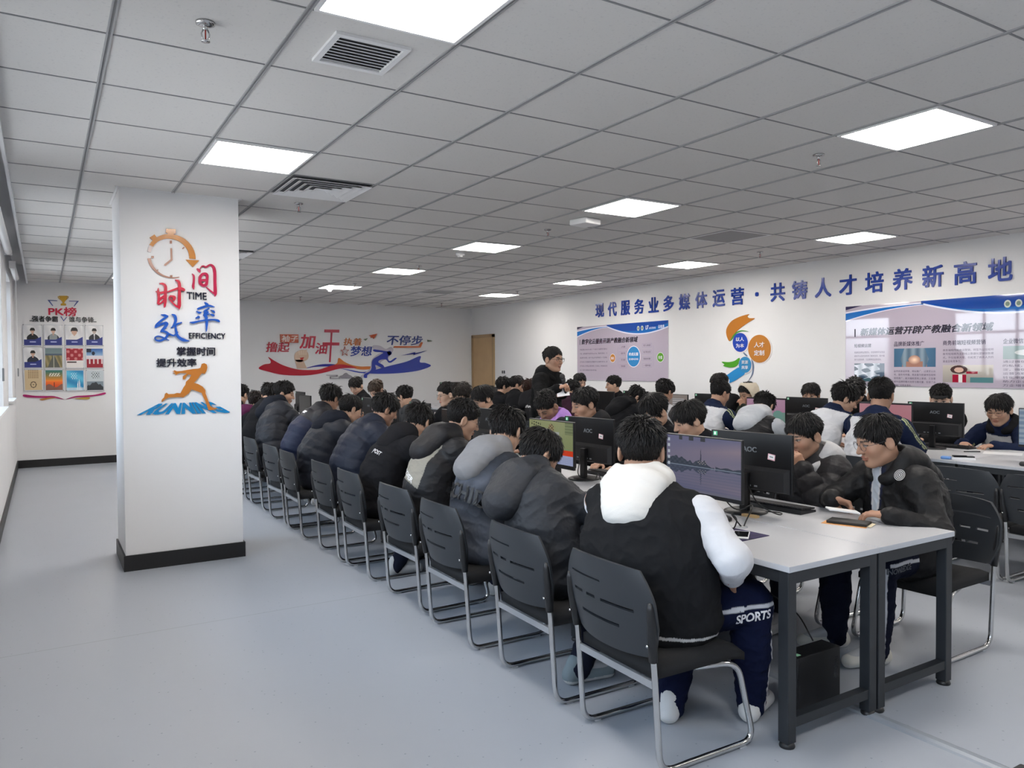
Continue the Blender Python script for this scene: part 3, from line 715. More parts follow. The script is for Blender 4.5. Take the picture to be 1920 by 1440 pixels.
# slogan, one raised letter each
r = empty('slogan_lettering', (XR, 7.7, 2.5), 0, label='row of large raised blue characters high on the right wall', cat='wall lettering')
SL = '现代服务业多媒体运营·共铸人才培养新高地'
a, b = PR_.hit(1125, 582), PR_.hit(1876, 505)
p0 = Plane((0, -7.7, -2.5), (0, -1, 0), (0, 0, 1), (-1, 0, 0))
for i, ch in enumerate(SL):
    t = i/(len(SL)-1); u = a[0]+(b[0]-a[0])*t; v = a[1]+(b[1]-a[1])*t
    m = MB(); hw, hh = (.122, .128) if ch != '·' else (.03, .03)
    put_text(m, ch, p0, u-hw, v-hh, u+hw, v+hh, .001, .012, BLUE, .021); m.build('character', M_ACR, r)
def art(name, label, cat, pl):
    r = empty(name, tuple(pl.o), 0, label=label, cat=cat); q = Plane((0, 0, 0), pl.u, pl.v, pl.n); q.src = pl; return r, q
def shape(name, r, q, polys, m=M_ACR, w0=0, w1=.010):
    for c, pts in polys: mb = MB(); mb.col = c; mb.ngon(pts, q, w0+.001, w1); o = mb.build(name, m, r)
    return o
def words(name, r, q, txt, box, color, bold=.0, shear=0, w=0, d=.010, warp=None, m=M_ACR):
    (u0, v0), (u1, v1) = box; mb = MB(); put_text(mb, txt, q, u0, min(v0, v1), u1, max(v0, v1), w+.001, d, color, bold, shear, warp); return mb.build(name, m, r)
# --- column: stopwatch
r, q = art('stopwatch_decal', 'orange and brown stopwatch with an arrow arc on the white column', 'wall decal', PC_)
F = PC_.crop(260, 420, 1851/180)
c = F([(625, 635)])[0]; e = F([(1085, 635)])[0]; R1 = e[0]-c[0]; kx = R1/460
def arc(a0, a1, ro, ri, n=40, ri1=None, ro1=None):
    o = [(c[0]+kx*(ro+((ro1 or ro)-ro)*k/n)*math.sin(math.radians(a0+(a1-a0)*k/n)), c[1]+kx*(ro+((ro1 or ro)-ro)*k/n)*math.cos(math.radians(a0+(a1-a0)*k/n))) for k in range(n+1)]
    i = [(c[0]+kx*(ri+((ri1 or ri)-ri)*k/n)*math.sin(math.radians(a0+(a1-a0)*k/n)), c[1]+kx*(ri+((ri1 or ri)-ri)*k/n)*math.cos(math.radians(a0+(a1-a0)*k/n))) for k in range(n+1)]
    return o+i[::-1]
OB = '9c6c58'
shape('arrow_arc', r, q, [(ORANGE, arc(-62, 92, 460, 385, 40, 345, 470)), (ORANGE, F([(905, 690), (1165, 705), (1040, 835)]))])
shape('crown_button', r, q, [(ORANGE, F([(525, 95), (710, 105), (710, 190), (675, 190), (675, 245), (550, 240), (550, 175), (520, 170)])), (ORANGE, F([(210, 265), (300, 205), (345, 260), (330, 300), (350, 330), (290, 370), (260, 310)]))], w1=.012)
shape('dial_rim', r, q, [(OB, arc(-98, -200, 450, 385, 40, 425, 438)), (OB, F([(240, 620), (290, 620), (290, 660), (240, 660)])), (OB, F([(605, 990), (648, 990), (648, 1030), (605, 1030)])), ('cdbcb8', arc(-62, -80, 450, 385, 12)),
    (OB, F([(598, 322), (640, 322), (640, 378), (598, 378)])), (OB, F([(835, 470), (870, 440), (885, 462), (850, 486)])), (OB, F([(340, 890), (370, 880), (378, 895), (350, 915)]))], w1=.008)
shape('hands', r, q, [(OB, F([(608, 470), (638, 465), (650, 700), (520, 810), (482, 800), (500, 770), (612, 680)]))], w1=.009)
# --- column: big characters
r, q = art('time_efficiency_lettering', 'red and blue brush characters with TIME and EFFICIENCY on the column', 'wall lettering', PC_)
H_ = PC_.hit
F = PC_.crop(280, 485, 865/150)
def brush(strokes, color):
    """one brush written character: every stroke a tapering ribbon"""
    mb = MB(); mb.col = color; px = F([(0, 0), (1, 0)]); k = px[1][0]-px[0][0]
    for n_s, st in enumerate(strokes):
        P = np.array(F([(a, b) for a, b, c in st])); Wd = np.array([c for a, b, c in st])*k*.5; L = len(P); C_ = []; D_ = []
        for i in range(L-1):
            p0, p1, p2, p3 = P[max(i-1, 0)], P[i], P[i+1], P[min(i+2, L-1)]
            for j in range(5 if i < L-2 else 6):
                t = j/5; C_.append(.5*(2*p1+(p2-p0)*t+(2*p0-5*p1+4*p2-p3)*t*t+(3*p1-p0-3*p2+p3)*t**3)); s = t*t*(3-2*t); D_.append(Wd[i]*(1-s)+Wd[i+1]*s)
        C_ = np.array(C_); T_ = np.gradient(C_, axis=0); T_ /= np.linalg.norm(T_, axis=1, keepdims=True)+1e-9; Nn_ = np.stack([-T_[:, 1], T_[:, 0]], 1); D_ = np.array(D_)[:, None]
        Lf, Rt = C_+Nn_*D_, C_-Nn_*D_; n = len(C_); vs = []; hs_ = .011+.0012*n_s+np.linspace(0, .0009, n)
        for w in (hs_, hs_*0+.001): vs += [q(a, b, c) for (a, b), c in zip(Lf, w)]+[q(a, b, c) for (a, b), c in zip(Rt, w)]
        fs = [(n+i, n+i+1, i+1, i) for i in range(n-1)]+[(i, i+1, 2*n+i+1, 2*n+i) for i in range(n-1)]+[(n+i+1, n+i, 3*n+i, 3*n+i+1) for i in range(n-1)]+[(0, 2*n, 3*n, n), (n-1, 2*n-1, 4*n-1, 3*n-1)]
        mb.add(vs, fs)
    mb.build('character', M_ACR, r)
brush([[(512, 108, 14), (535, 128, 34), (546, 152, 8)], [(460, 163, 6), (478, 190, 24), (478, 250, 25), (472, 300, 30), (482, 336, 5)],
       [(545, 108, 8), (575, 80, 16), (610, 92, 24), (655, 68, 20), (690, 92, 34), (704, 150, 36), (706, 250, 36), (710, 340, 40), (712, 380, 34), (707, 410, 6)], [(716, 392, 20), (670, 358, 18), (612, 308, 8)],
       [(548, 195, 34), (575, 168, 30), (615, 172, 34), (622, 225, 30), (612, 278, 36), (580, 292, 34), (546, 260, 36), (545, 195, 34)], [(550, 238, 28), (620, 232, 30)]], 'b52048')
brush([[(96, 316, 6), (94, 360, 28), (102, 430, 30), (92, 492, 26)], [(108, 272, 12), (145, 274, 26), (172, 302, 32), (172, 370, 34), (170, 450, 34), (166, 505, 26), (158, 532, 5)], [(66, 352, 6), (110, 372, 28), (168, 360, 26)], [(102, 446, 30), (165, 402, 30)], [(90, 494, 22), (130, 478, 20), (165, 440, 20)],
       [(190, 362, 14), (250, 342, 22), (320, 322, 30), (358, 334, 40), (382, 346, 22)], [(276, 232, 10), (312, 250, 32), (324, 300, 34), (322, 400, 34), (322, 500, 36), (320, 552, 5)], [(326, 534, 26), (282, 510, 18), (236, 465, 16), (214, 425, 14), (230, 400, 18)], [(230, 405, 18), (264, 418, 36), (264, 440, 32), (245, 454, 8)]], 'c01f3c')
brush([[(594, 470, 8), (620, 495, 36), (640, 516, 18)], [(516, 546, 20), (560, 530, 28), (640, 510, 26), (704, 524, 8)], [(645, 535, 14), (592, 572, 24), (632, 578, 20), (586, 612, 24), (650, 596, 12)], [(504, 568, 6), (538, 584, 28), (560, 578, 10)], [(500, 644, 12), (530, 632, 30), (540, 646, 6)], [(660, 556, 6), (690, 572, 26), (704, 588, 10)], [(655, 600, 10), (688, 614, 26), (700, 624, 8)], [(596, 560, 26), (604, 620, 34), (622, 646, 28)],
       [(434, 688, 8), (470, 692, 26), (560, 672, 18), (680, 660, 18), (738, 672, 30), (756, 688, 8)], [(612, 640, 30), (616, 700, 30), (614, 755, 18), (612, 790, 4)]], '2156b4')
brush([[(124, 606, 8), (165, 616, 32), (204, 622, 12)], [(196, 624, 24), (130, 668, 24), (76, 714, 22), (62, 748, 14)], [(66, 746, 14), (120, 712, 26), (184, 698, 34), (172, 735, 34), (134, 778, 28), (120, 796, 12)], [(130, 780, 24), (196, 806, 28), (178, 852, 24), (120, 886, 26), (76, 882, 20), (58, 856, 14), (92, 838, 14), (150, 856, 18), (212, 884, 6)],
       [(238, 602, 10), (274, 622, 32), (280, 680, 30), (240, 748, 12)], [(230, 750, 10), (290, 712, 24), (350, 690, 14)], [(280, 720, 18), (286, 780, 26), (304, 838, 32), (360, 878, 38), (428, 890, 10)], [(304, 790, 18), (262, 832, 20), (196, 806, 18)]], '2156b4')
words('word', r, q, 'TIME', (H_(350, 561), H_(387, 549)), '1a1c30', .01)
words('word', r, q, 'EFFICIENCY', (H_(354, 635), H_(422, 625)), '1a1c30', .01)
r, q = art('motto_lettering', 'two short lines of black characters above the orange runner', 'wall lettering', PC_)
words('line', r, q, '掌握时间', (H_(331, 667), H_(403, 651)), '1c1c2c', .02)
words('line', r, q, '提升效率', (H_(293, 688), H_(368, 672)), '1c1c2c', .02)
r, q = art('runner_decal', 'orange running figure silhouette at the foot of the column lettering', 'wall decal', PC_)
F = PC_.crop(240, 640, 9)
run = [(1240, 380), (1280, 368), (1325, 390), (1335, 440), (1320, 500), (1290, 548), (1255, 540), (1235, 545), (1190, 610), (1110, 700), (1180, 720), (1250, 760), (1300, 820), (1305, 880), (1345, 990), (1385, 1090), (1430, 1115), (1495, 1130), (1490, 1145), (1390, 1160), (1350, 1160), (1335, 1110), (1300, 1010), (1262, 930), (1240, 870), (1065, 810), (1020, 880), (930, 945), (820, 940), (680, 950), (620, 980), (580, 1020), (560, 1020), (565, 985), (605, 945), (620, 885), (645, 865), (680, 890), (780, 885), (820, 870), (880, 875), (930, 780), (965, 730), (975, 680), (1030, 630), (1065, 565), (1010, 560), (975, 600), (955, 645), (920, 640), (920, 590), (990, 540), (880, 535), (835, 550), (795, 575), (800, 550), (745, 540), (790, 525), (740, 505), (775, 500), (770, 482), (820, 505), (900, 500), (1000, 480), (1100, 465), (1180, 460), (1220, 445)]
shape('figure', r, q, [('b8722a', F(run))], w0=.008, w1=.014)
r, q = art('running_lettering', 'slanted blue word RUNNING spreading under the orange runner', 'wall lettering', PC_)
F = PC_.crop(240, 640, 9); q4 = [F([p])[0] for p in ((145, 1245), (1745, 1205), (1390, 1015), (520, 1050))]
def wp(q2):
    a, b = q2[:, :1], q2[:, 1:]; A, B, C_, D = [np.array(x) for x in q4]
    return (A*(1-a)+B*a)*(1-b)+(D*(1-a)+C_*a)*b
words('word', r, q, 'RUNNING', ((0, 0), (1, 1)), '1580bb', .05, 0, 0, .008, warp=wp)
# --- back wall mural
r, q = art('ribbon_mural', 'red, orange and blue ribbon mural with a sprinting figure on the back wall', 'wall mural', PB_)
F = PB_.crop(470, 600, 1920/360); S = lambda p, n=5: catmull(F(p), n)
W_ = [0.0]
def lay(name, polys, m=M_ACR): W_[0] += .0035; return shape(name, r, q, polys, m, 0, .004+W_[0])
lay('blue_ribbon', [('2038a0', S([(900, 485), (1000, 500), (1120, 520), (1230, 500), (1400, 455), (1560, 415), (1695, 360), (1690, 420), (1750, 430), (1800, 460), (1680, 505), (1500, 530), (1300, 538), (1100, 530), (980, 505)])), ('26298e', S([(540, 485), (640, 455), (740, 440), (860, 445), (830, 465), (740, 465), (640, 470)]))])
lay('orange_ribbon', [('c8702e', S([(880, 380), (940, 420), (1010, 450), (1100, 465), (1200, 465), (1200, 490), (1090, 495), (980, 470), (820, 465), (865, 430)]))])
lay('red_ribbon', [('b4122c', S([(175, 370), (240, 410), (330, 455), (450, 490), (560, 500), (680, 495), (760, 470), (860, 445), (960, 450), (1060, 480), (960, 480), (870, 490), (740, 525), (600, 550), (450, 555), (300, 545), (170, 515), (80, 485), (130, 445), (190, 435), (200, 410)]))])
lay('grey_figure', [('b9b4c0', S([(1225, 255), (1290, 258), (1350, 290), (1400, 270), (1425, 300), (1400, 340), (1370, 380), (1300, 420), (1290, 470), (1190, 520), (1130, 575), (1100, 560), (1190, 490), (1210, 400), (1260, 350), (1310, 320), (1230, 290)], 4))])
lay('blue_figure', [('23369c', S([(1225, 295), (1280, 300), (1340, 310), (1370, 315), (1400, 325), (1395, 350), (1370, 365), (1375, 400), (1395, 410), (1440, 380), (1455, 385), (1410, 420), (1380, 425), (1350, 395), (1290, 400), (1275, 425), (1320, 450), (1340, 490), (1310, 480), (1245, 450), (1250, 490), (1215, 520), (1165, 550), (1160, 578), (1130, 575), (1135, 540), (1200, 500), (1215, 400), (1290, 350), (1320, 325), (1240, 318)], 4)), ('23369c', [(F([(1384, 330)])[0][0]+.055*math.cos(t), F([(1384, 330)])[0][1]+.05*math.sin(t)) for t in np.linspace(0, 6.2, 16)])])
lay('fist', [('c9ad96', F([(440, 400), (520, 395), (560, 485), (462, 485)])), ('d0b49c', S([(436, 360), (450, 325), (500, 300), (550, 305), (575, 345), (568, 390), (530, 412), (470, 420), (440, 400)], 4))])
lay('fist_fingers', [('dcc6b0', F([(470+24*k, 312-4*k), (488+24*k, 308-4*k), (496+20*k, 348), (480+20*k, 350)])) for k in range(4)]+[('b5322c', F([(488, 378), (530, 372), (518, 398), (500, 400)]))])
lay('cloud', [('8f8b92', S([(885, 580), (895, 560), (920, 550), (950, 528), (975, 545), (1005, 560), (1010, 580)], 4)), ('9a969c', F([(755, 548), (868, 548), (868, 566), (800, 570), (800, 582), (890, 582), (890, 588), (790, 588), (790, 564), (855, 560), (855, 554), (755, 553)]))])
lay('star_outline', [('a05040', [F([(938+45*(1 if k % 2 == 0 else .42)*math.sin(k*math.pi/5), 315-52*(1 if k % 2 == 0 else .42)*math.cos(k*math.pi/5))])[0] for k in range(10)])])
lay('star_core', [('c4c2c4', [F([(938+32*(1 if k % 2 == 0 else .42)*math.sin(k*math.pi/5), 315-38*(1 if k % 2 == 0 else .42)*math.cos(k*math.pi/5))])[0] for k in range(10)])])
lay('lightning', [('23309c', F([(1500, 355), (1640, 322), (1632, 340), (1760, 305), (1625, 350), (1640, 332)]))])
lay('paper_plane', [('b8502e', F([(1180, 155), (1260, 137), (1225, 188), (1212, 168), (1200, 180), (1198, 165)])), ('5a6a50', F([(1125, 192), (1165, 182), (1145, 207)])), ('5a6a50', F([(1765, 200), (1812, 210), (1768, 217)])), ('c4602e', F([(1435, 262), (1680, 262), (1700, 222), (1715, 225), (1692, 277), (1424, 277)])), ('b8543a', F([(292, 143), (472, 145), (472, 228), (293, 226)]))])
for t, (x0, y0, x1, y1), cc, bo in (('撸起', (152, 222, 386, 322), 'b01c34', .014), ('加', (487, 145, 650, 285), 'b81c3a', .02), ('油', (645, 228, 768, 340), 'b81c3a', .014), ('干', (720, 97, 885, 422), 'ae1636', .0), ('执着', (928, 182, 1108, 254), 'b8662a', .014), ('梦想', (996, 262, 1212, 362), '243a94', .014), ('不停步', (1360, 157, 1718, 250), '22367e', .014)):
    (a0, a1) = F([(x0, y1), (x1, y0)]); words('character', r, q, t, (a0, a1), cc, bo, .15, 0, .014)
(a0, a1) = F([(303, 218), (468, 155)]); words('character', r, q, '袖子', (a0, a1), 'e8dcd4', .01, .15, 0, W_[0]+.008)
# --- talent circles on the right wall
r, q = art('talent_circles_decal', 'three coloured circles with orange, green and blue swooshes on the right wall', 'wall decal', PR_)
F = PR_.crop(1330, 570, 9); S = lambda p, n=5: catmull(F(p), n)
def ell(cx, cy, rx, ry, n=40): return F([(cx+rx*math.cos(2*math.pi*k/n), cy+ry*math.sin(2*math.pi*k/n)) for k in range(n)])
shape('orange_swoosh', r, q, [('b87428', S([(672, 172), (645, 210), (680, 238), (770, 245), (650, 320), (500, 430), (400, 540), (345, 628), (295, 520), (300, 410), (380, 290), (520, 215)], 4))])
shape('green_swoosh', r, q, [('4a8a3c', S([(360, 625), (400, 540), (470, 470), (560, 442), (665, 465), (560, 462), (480, 492), (420, 560)], 4)), ('4a9a28', S([(215, 975), (330, 980), (430, 960), (512, 910), (500, 1000), (440, 1060), (340, 1070), (240, 1045), (262, 1020)], 4))])
shape('blue_swoosh', r, q, [('2a86c4', S([(345, 1330), (350, 1280), (290, 1215), (330, 1180), (430, 1110), (520, 1070), (610, 1160), (500, 1250), (420, 1300)], 4)), ('6a7a94', S([(668, 1288), (720, 1190), (735, 1080), (712, 925), (748, 1000), (755, 1090), (735, 1190)], 4)), ('6a7a94', S([(575, 815), (625, 850), (650, 888), (610, 868)], 3))])
for nm, cx, cy, rx, ry, cc, ta, tb, s in (('blue_disc', 530, 648, 125, 160, '2546ac', '以人', '为本', 68), ('orange_disc', 855, 755, 190, 235, 'b87832', '人才', '定制', 86), ('teal_disc', 612, 1025, 104, 136, '3686b8', '资源', '共享', 55)):
    shape('white_rim', r, q, [('e8e2e0', ell(cx+6, cy+4, rx+14, ry+16))], w1=.008)
    shape(nm, r, q, [(cc, ell(cx, cy, rx, ry))], w1=.014)
    for t, dy in ((ta, -.62), (tb, .62)):
        a0, a1 = F([(cx-s, cy+dy*s*1.3+s*.55), (cx+s, cy+dy*s*1.3-s*.55)]); words('character', r, q, t, (a0, a1), 'eeeef2', .012, 0, .014, .004)
# --- posters on the right wall
BG = 'b4aab9'
def poster(yl, yr, z0, z1, name, label):
    r = empty(name, (XR-.006, (yl+yr)/2, (z0+z1)/2), 0, label=label, cat='poster'); W, Hh = yl-yr, z1-z0
    q = Plane((0, W/2, -Hh/2), (0, -1, 0), (0, 0, 1), (-1, 0, 0))
    MB().box((0, 0, 0), (.010, W, Hh)).build('backing_board', M_WHITE, r)
    m = MB(); m.col = BG; m.add([q(0, 0, .0055), q(W, 0, .0055), q(W, Hh, .0055), q(0, Hh, .0055)], [(0, 1, 2, 3)]); m.build('sheet', M_PIC, r)
    m = MB(); w = .0062
    def flat(c, pts, ww):
        m.col = c; A = sum(pts[i][0]*pts[(i+1) % len(pts)][1]-pts[(i+1) % len(pts)][0]*pts[i][1] for i in range(len(pts)))
        if A < 0: pts = pts[::-1]
        m.add([q(a*W, b*Hh, ww) for a, b in pts], [tuple(range(len(pts)))])
    cv = lambda f, a, b, n=24: [(a+(b-a)*k/n, f(a+(b-a)*k/n)) for k in range(n+1)]
    lo = lambda x: 1-.185*math.sin(min(1, max(0, (x-.34)/.78))*math.pi)**.9 if x > .34 else 1
    flat('dfe6f4', cv(lambda x: lo(x)-.02, .36, 1)+[(1, 1), (.36, 1)], w)
    flat('1a68b8', cv(lo, .36, 1)+[(1, 1), (.36, 1)], w+.0004)
    flat('18479e', cv(lambda x: 1-(1-lo(x))*(.92-.45*max(0, (x-.5)/.5)), .36, 1)+[(1, 1), (.36, 1)], w+.0008)
    flat('e4e6f2', cv(lambda x: .985-.055*(1-x/.37)**2, 0, .37)+cv(lambda x: .950-.145*(1-x/.37)**1.8, .37, 0), w)
    flat('1a6fc0', cv(lambda x: .966-.055*(1-x/.37)**2, 0, .37)+cv(lambda x: .958-.135*(1-x/.37)**1.8, .37, 0), w+.0004)
    flat('241c48', [(0, 1), (.085, 1), (0, .955)], w+.0004)
    for k, x in enumerate((.705, .745)):
        flat('cfd8cc', [(x+.013*math.cos(t), .90+.042*math.sin(t)) for t in np.linspace(0, 5.9, 12)], w+.0012); flat('7c8f80', [(x+.008*math.cos(t), .90+.024*math.sin(t)) for t in np.linspace(0, 5.9, 12)], w+.0014)
    m.build('blue_wave_header', M_PIC, r)
    m = MB(); put_text(m, 'U7', q, .78*W, .87*Hh, .81*W, .94*Hh, w+.0014, 0, 'e8eef8', .02, .2); put_text(m, '启优教育', q, .815*W, .875*Hh, .88*W, .91*Hh, w+.0014, 0, 'e8eef8')
    put_text(m, '云信息', q, .905*W, .875*Hh, .965*W, .935*Hh, w+.0014, 0, 'e8eef8', .02); m.build('logo', M_PRINT, r)
    return r, q, W, Hh, w
def tx(r, q, W, Hh, w, name, items, bold=.0, color='2a2433', shear=0):
    for t, u0, v0, u1, v1 in items: m = MB(); put_text(m, t, q, u0*W, v0*Hh, u1*W, v1*Hh, w, 0, color, bold, shear); m.build(name, M_PIC, r)
r, q, W, Hh, w = poster(11.81, 9.31, 1.262, 2.27, 'diagram_poster', 'wide lilac poster with a blue oval diagram, behind the standing speaker')
tx(r, q, W, Hh, w, 'title', [('数字化云服务开辟产教融合新领域', .055, .665, .70, .765)], .03, '1c1830', .2)
m = MB(); m.col = '1c1830'; m.add([q(.033*W, .66*Hh, w), q(.039*W, .66*Hh, w), q(.039*W, .76*Hh, w), q(.033*W, .76*Hh, w)], [(0, 1, 2, 3)]); m.build('title_bar', M_PRINT, r)
L = ['终成云服ZCHENGONG是一个一站式人力资源数字化服务云', '平台，由终成数字科技研发SaaS+PaaS，集成灵活用工，它', '通过数字化转型，从单一的SaaS平台转变成为一个生态链，', '在平台的人力资源服务商及招聘服务平台与教育交易平台，服', '务于各地人力资源企业降本增效，灵活就业，推动高校实现', '就业，推动产业转型校企共享的合作共赢。']
tx(r, q, W, Hh, w, 'text_line', [(t, .035, .555-.077*k, .365 if k < 5 else .24, .583-.077*k) for k, t in enumerate(L)], .004, '4a4354')
m = MB()
def el(cc, cx, cy, rx, ry, ww):
    m.col = cc; m.add([q((cx+rx*math.cos(-t))*W, (cy-ry*math.sin(-t))*Hh, ww) for t in np.linspace(0, 2*math.pi, 37)[:-1]], [tuple(range(36))])
el('f0eef4', .655, .42, .072, .185, w); el('2b86c6', .655, .42, .067, .173, w+.0004); el('f0e6dc', .427, .40, .031, .078, w); el('c88438', .427, .40, .028, .070, w+.0004); el('e6efe0', .925, .40, .034, .082, w); el('5a9a2a', .925, .40, .031, .074, w+.0004)
m.build('oval_diagram', M_PIC, r)
tx(r, q, W, Hh, w+.001, 'oval_word', [('终成云服', .605, .435, .705, .49), ('ZCHENGONG', .605, .36, .705, .392), ('痛点', .41, .375, .444, .425), ('价值', .906, .37, .944, .425)], .015, 'f4f4f6')
m = MB(); bx = []
for k in range(4):
    for x0, x1, dy in ((.50, .585, 0), (.745, .84, .012)):
        y = .56-.113*k+dy; m.col = '8a84a0'; t = .002
        for a0, b0, a1, b1 in ((x0, y, x1, y+.004), (x0, y+.062, x1, y+.066), (x0, y, x0+t, y+.066), (x1-t, y, x1, y+.066)): m.add([q(a0*W, b0*Hh, w), q(a1*W, b0*Hh, w), q(a1*W, b1*Hh, w), q(a0*W, b1*Hh, w)], [(0, 1, 2, 3)])
for a0, b0, a1, b1 in ((.485, .25, .487, .59), (.855, .25, .857, .60)): m.add([q(a0*W, b0*Hh, w), q(a1*W, b0*Hh, w), q(a1*W, b1*Hh, w), q(a0*W, b1*Hh, w)], [(0, 1, 2, 3)])
m.build('diagram_box', M_PRINT, r)
tx(r, q, W, Hh, w, 'box_word', [(t, .52, .577-.113*k, .566, .61-.113*k) for k, t in enumerate(('人才招聘', '薪资代发', '员工管理', '劳务结算'))]+[(t, .758, .589-.113*k, .828, .622-.113*k) for k, t in enumerate(('电子人事档案', '电子劳动合同', '智能核算', '一键申报'))], .0, '3a3548')
r, q, W, Hh, w = poster(6.07, 3.35, 1.268, 2.265, 'media_poster', 'glossy lilac poster with four photo columns at the right picture edge')
k = 2.07/2.72
tx(r, q, W, Hh, w, 'title', [('新媒体运营开辟产教融合新领域', .075, .62, .655, .715)], .03, '1c1830', .2)
m = MB(); m.col = '1c1830'; m.add([q(.046*W, .61*Hh, w), q(.052*W, .61*Hh, w), q(.052*W, .71*Hh, w), q(.046*W, .71*Hh, w)], [(0, 1, 2, 3)]); m.build('title_bar', M_PRINT, r)
tx(r, q, W, Hh, w, 'column_heading', [('短视频运营', .046, .475, .13, .52), ('品牌新媒体推广', .24, .475, .375, .535), ('商务前端短视频营销', .455, .475, .625, .53), ('企业微信营销', .69, .475, .80, .53)], .012, '26203a')
body = [('搭建短视频运营团队，在短视频平台及自', .046, .40, .195, .425), ('媒体平台及时发布热门相关信息，极大幅', .046, .355, .195, .38), ('提升运营效率，又显著降低运营成本。', .046, .31, .18, .335)]
body += [(t, .24, .165-.042*i, .425 if i < 4 else .32, .192-.042*i) for i, t in enumerate(('由传统渠道获客，网站推广，过渡至公众', '号，服务号传播，再发展为新媒体短视频', '矩阵推广，极大幅拓宽线上渠道，又显著', '提升品牌的曝光效率与曝光量，实现了品', '牌推广的降本增效。'))]
body += [(t, .455, .405-.042*i, .655 if i < 3 else .53, .432-.042*i) for i, t in enumerate(('商务端相传统电话营销，转型为以短视频', '账号短视频为主的线上数据化营销销售模', '式，不仅效率大增，也拓宽了商务人员的', '渠道且有竞争力。'))]
body += [(t, .69, .27-.042*i, .88, .297-.042*i) for i, t in enumerate(('通过微信，搭建企业', '的私域，完成客户沉', '淀，微信生态精准化', '运营流程，提升客户', '转化率更高质量服务', '助力企业实现增长，', '万企增效降本同行。'))]
tx(r, q, W, Hh, w, 'text_line', body, .002, '4a4354')
def ph_paper(u, v):
    s = math.sin(u*9+v*7)*math.sin(v*11-u*5)
    if v < .25 and s > .1: return (.25, .38, .42)
    if s > -.15 and v > .15 and u < .85: return lerp((.62, .66, .72), (.82, .84, .88), .5+.5*math.sin(u*23))
    return lerp((.16, .24, .32), (.35, .42, .50), u)
def ph_globe(u, v):
    d = math.hypot((u-.5)*1.7, v-.38)
    if d < .24: return lerp((.98, .86, .74), (.66, .48, .42), d/.24)
    if abs(u-.5) < .34-.16*abs(v-.4) and (v > .3 or abs(u-.5) > .2): return lerp((.30, .40, .48), (.50, .58, .64), .5+.5*math.sin(u*30))
    if abs(u-.5) < .3 and v < .34: return (.62, .44, .38)
    return lerp((.12, .27, .40), (.25, .45, .58), 1-abs(u-.5))
def ph_desk(u, v):
    if math.hypot((u-.33)*1.6, v-.72) < .15: return (.84, .70, .64)
    if math.hypot((u-.33)*1.4, v-.74) < .24: return (.30, .22, .22)
    if .2 < u < .48 and v < .45: return (.62, .12, .22) if abs(u-.36) > .04 else (.9, .88, .88)
    if .48 < u < .7 and .5 < v < .64: return (.60, .14, .22)
    if u > .55 and v < .3: return (.32, .50, .52)
    return lerp((.62, .60, .58), (.75, .72, .68), v)
def ph_cup(u, v): return (.8, .82, .82) if math.hypot((u-.5), (v-.5)*1.2) < .28 else (.50, .58, .58)
m = MB()
for (u0, v0, u1, v1), fn, nn in (((.046, .05, .195, .275), ph_paper, 'photo_papers'), ((.24, .23, .425, .45), ph_globe, 'photo_hands'), ((.455, .055, .655, .25), ph_desk, 'photo_worker'), ((.69, .31, .88, .45), ph_cup, 'photo_cup')):
    m = MB(); picture(m, q, u0*W, v0*Hh, u1*W, v1*Hh, w, fn, 90, 58); m.build(nn, M_PIC, r)
# --- honour board on the alcove wall
r, q = art('honour_board_lettering', 'red and black heading with a gold trophy above the portrait panels', 'wall lettering', PA_)
F = PA_.crop(30, 540, 1190/190); S = lambda p, n=4: catmull(F(p), n)
words('heading', r, q, 'PK榜', tuple(F([(380, 325), (710, 228)])), 'bb1e3c', .025)
words('line', r, q, '强者争霸', tuple(F([(188, 395), (492, 332)])), '1c1c20', .018); words('line', r, q, '谁与争锋', tuple(F([(622, 402), (915, 342)])), '1c1c20', .018)
shape('trophy', r, q, [('c0962c', F([(505, 92), (605, 92), (598, 130), (575, 158), (565, 178), (588, 185), (588, 206), (525, 206), (525, 185), (548, 178), (540, 158), (512, 130)])), ('c0962c', F([(508, 98), (490, 98), (492, 118), (518, 140), (515, 132), (500, 114), (499, 106), (509, 106)])), ('c0962c', F([(602, 98), (618, 98), (616, 118), (592, 140), (596, 132), (609, 114), (610, 106), (602, 106)]))])
shape('chevron', r, q, [('46548c', F([(370, 140), (485, 146), (485, 154), (395, 150), (437, 208), (428, 212)])), ('46548c', F([(740, 152), (622, 150), (622, 158), (712, 160), (676, 214), (686, 216)])), ('3a4a90', F([(520, 335), (533, 335), (560, 378), (590, 340), (602, 340), (560, 392)])), ('1c1c20', F([(158, 380), (200, 380), (200, 388), (158, 388)])), ('1c1c20', F([(910, 394), (945, 394), (945, 402), (910, 402)]))])
r, q = art('ribbon_decal', 'crimson and gold double ribbon below the portrait panels', 'wall decal', PA_)
shape('ribbon', r, q, [('a01f62', S([(92, 1250), (220, 1265), (340, 1268), (450, 1270), (565, 1308), (440, 1290), (320, 1292), (108, 1282)])), ('a01f62', S([(1042, 1226), (930, 1252), (800, 1262), (690, 1270), (585, 1308), (700, 1286), (840, 1280), (1035, 1252)]))])
shape('ribbon_gold', r, q, [('b07a40', S([(280, 1305), (400, 1285), (480, 1290), (400, 1300), (310, 1320)])), ('b09040', S([(860, 1282), (740, 1292), (690, 1300), (760, 1306), (850, 1306)]))], w1=.012)
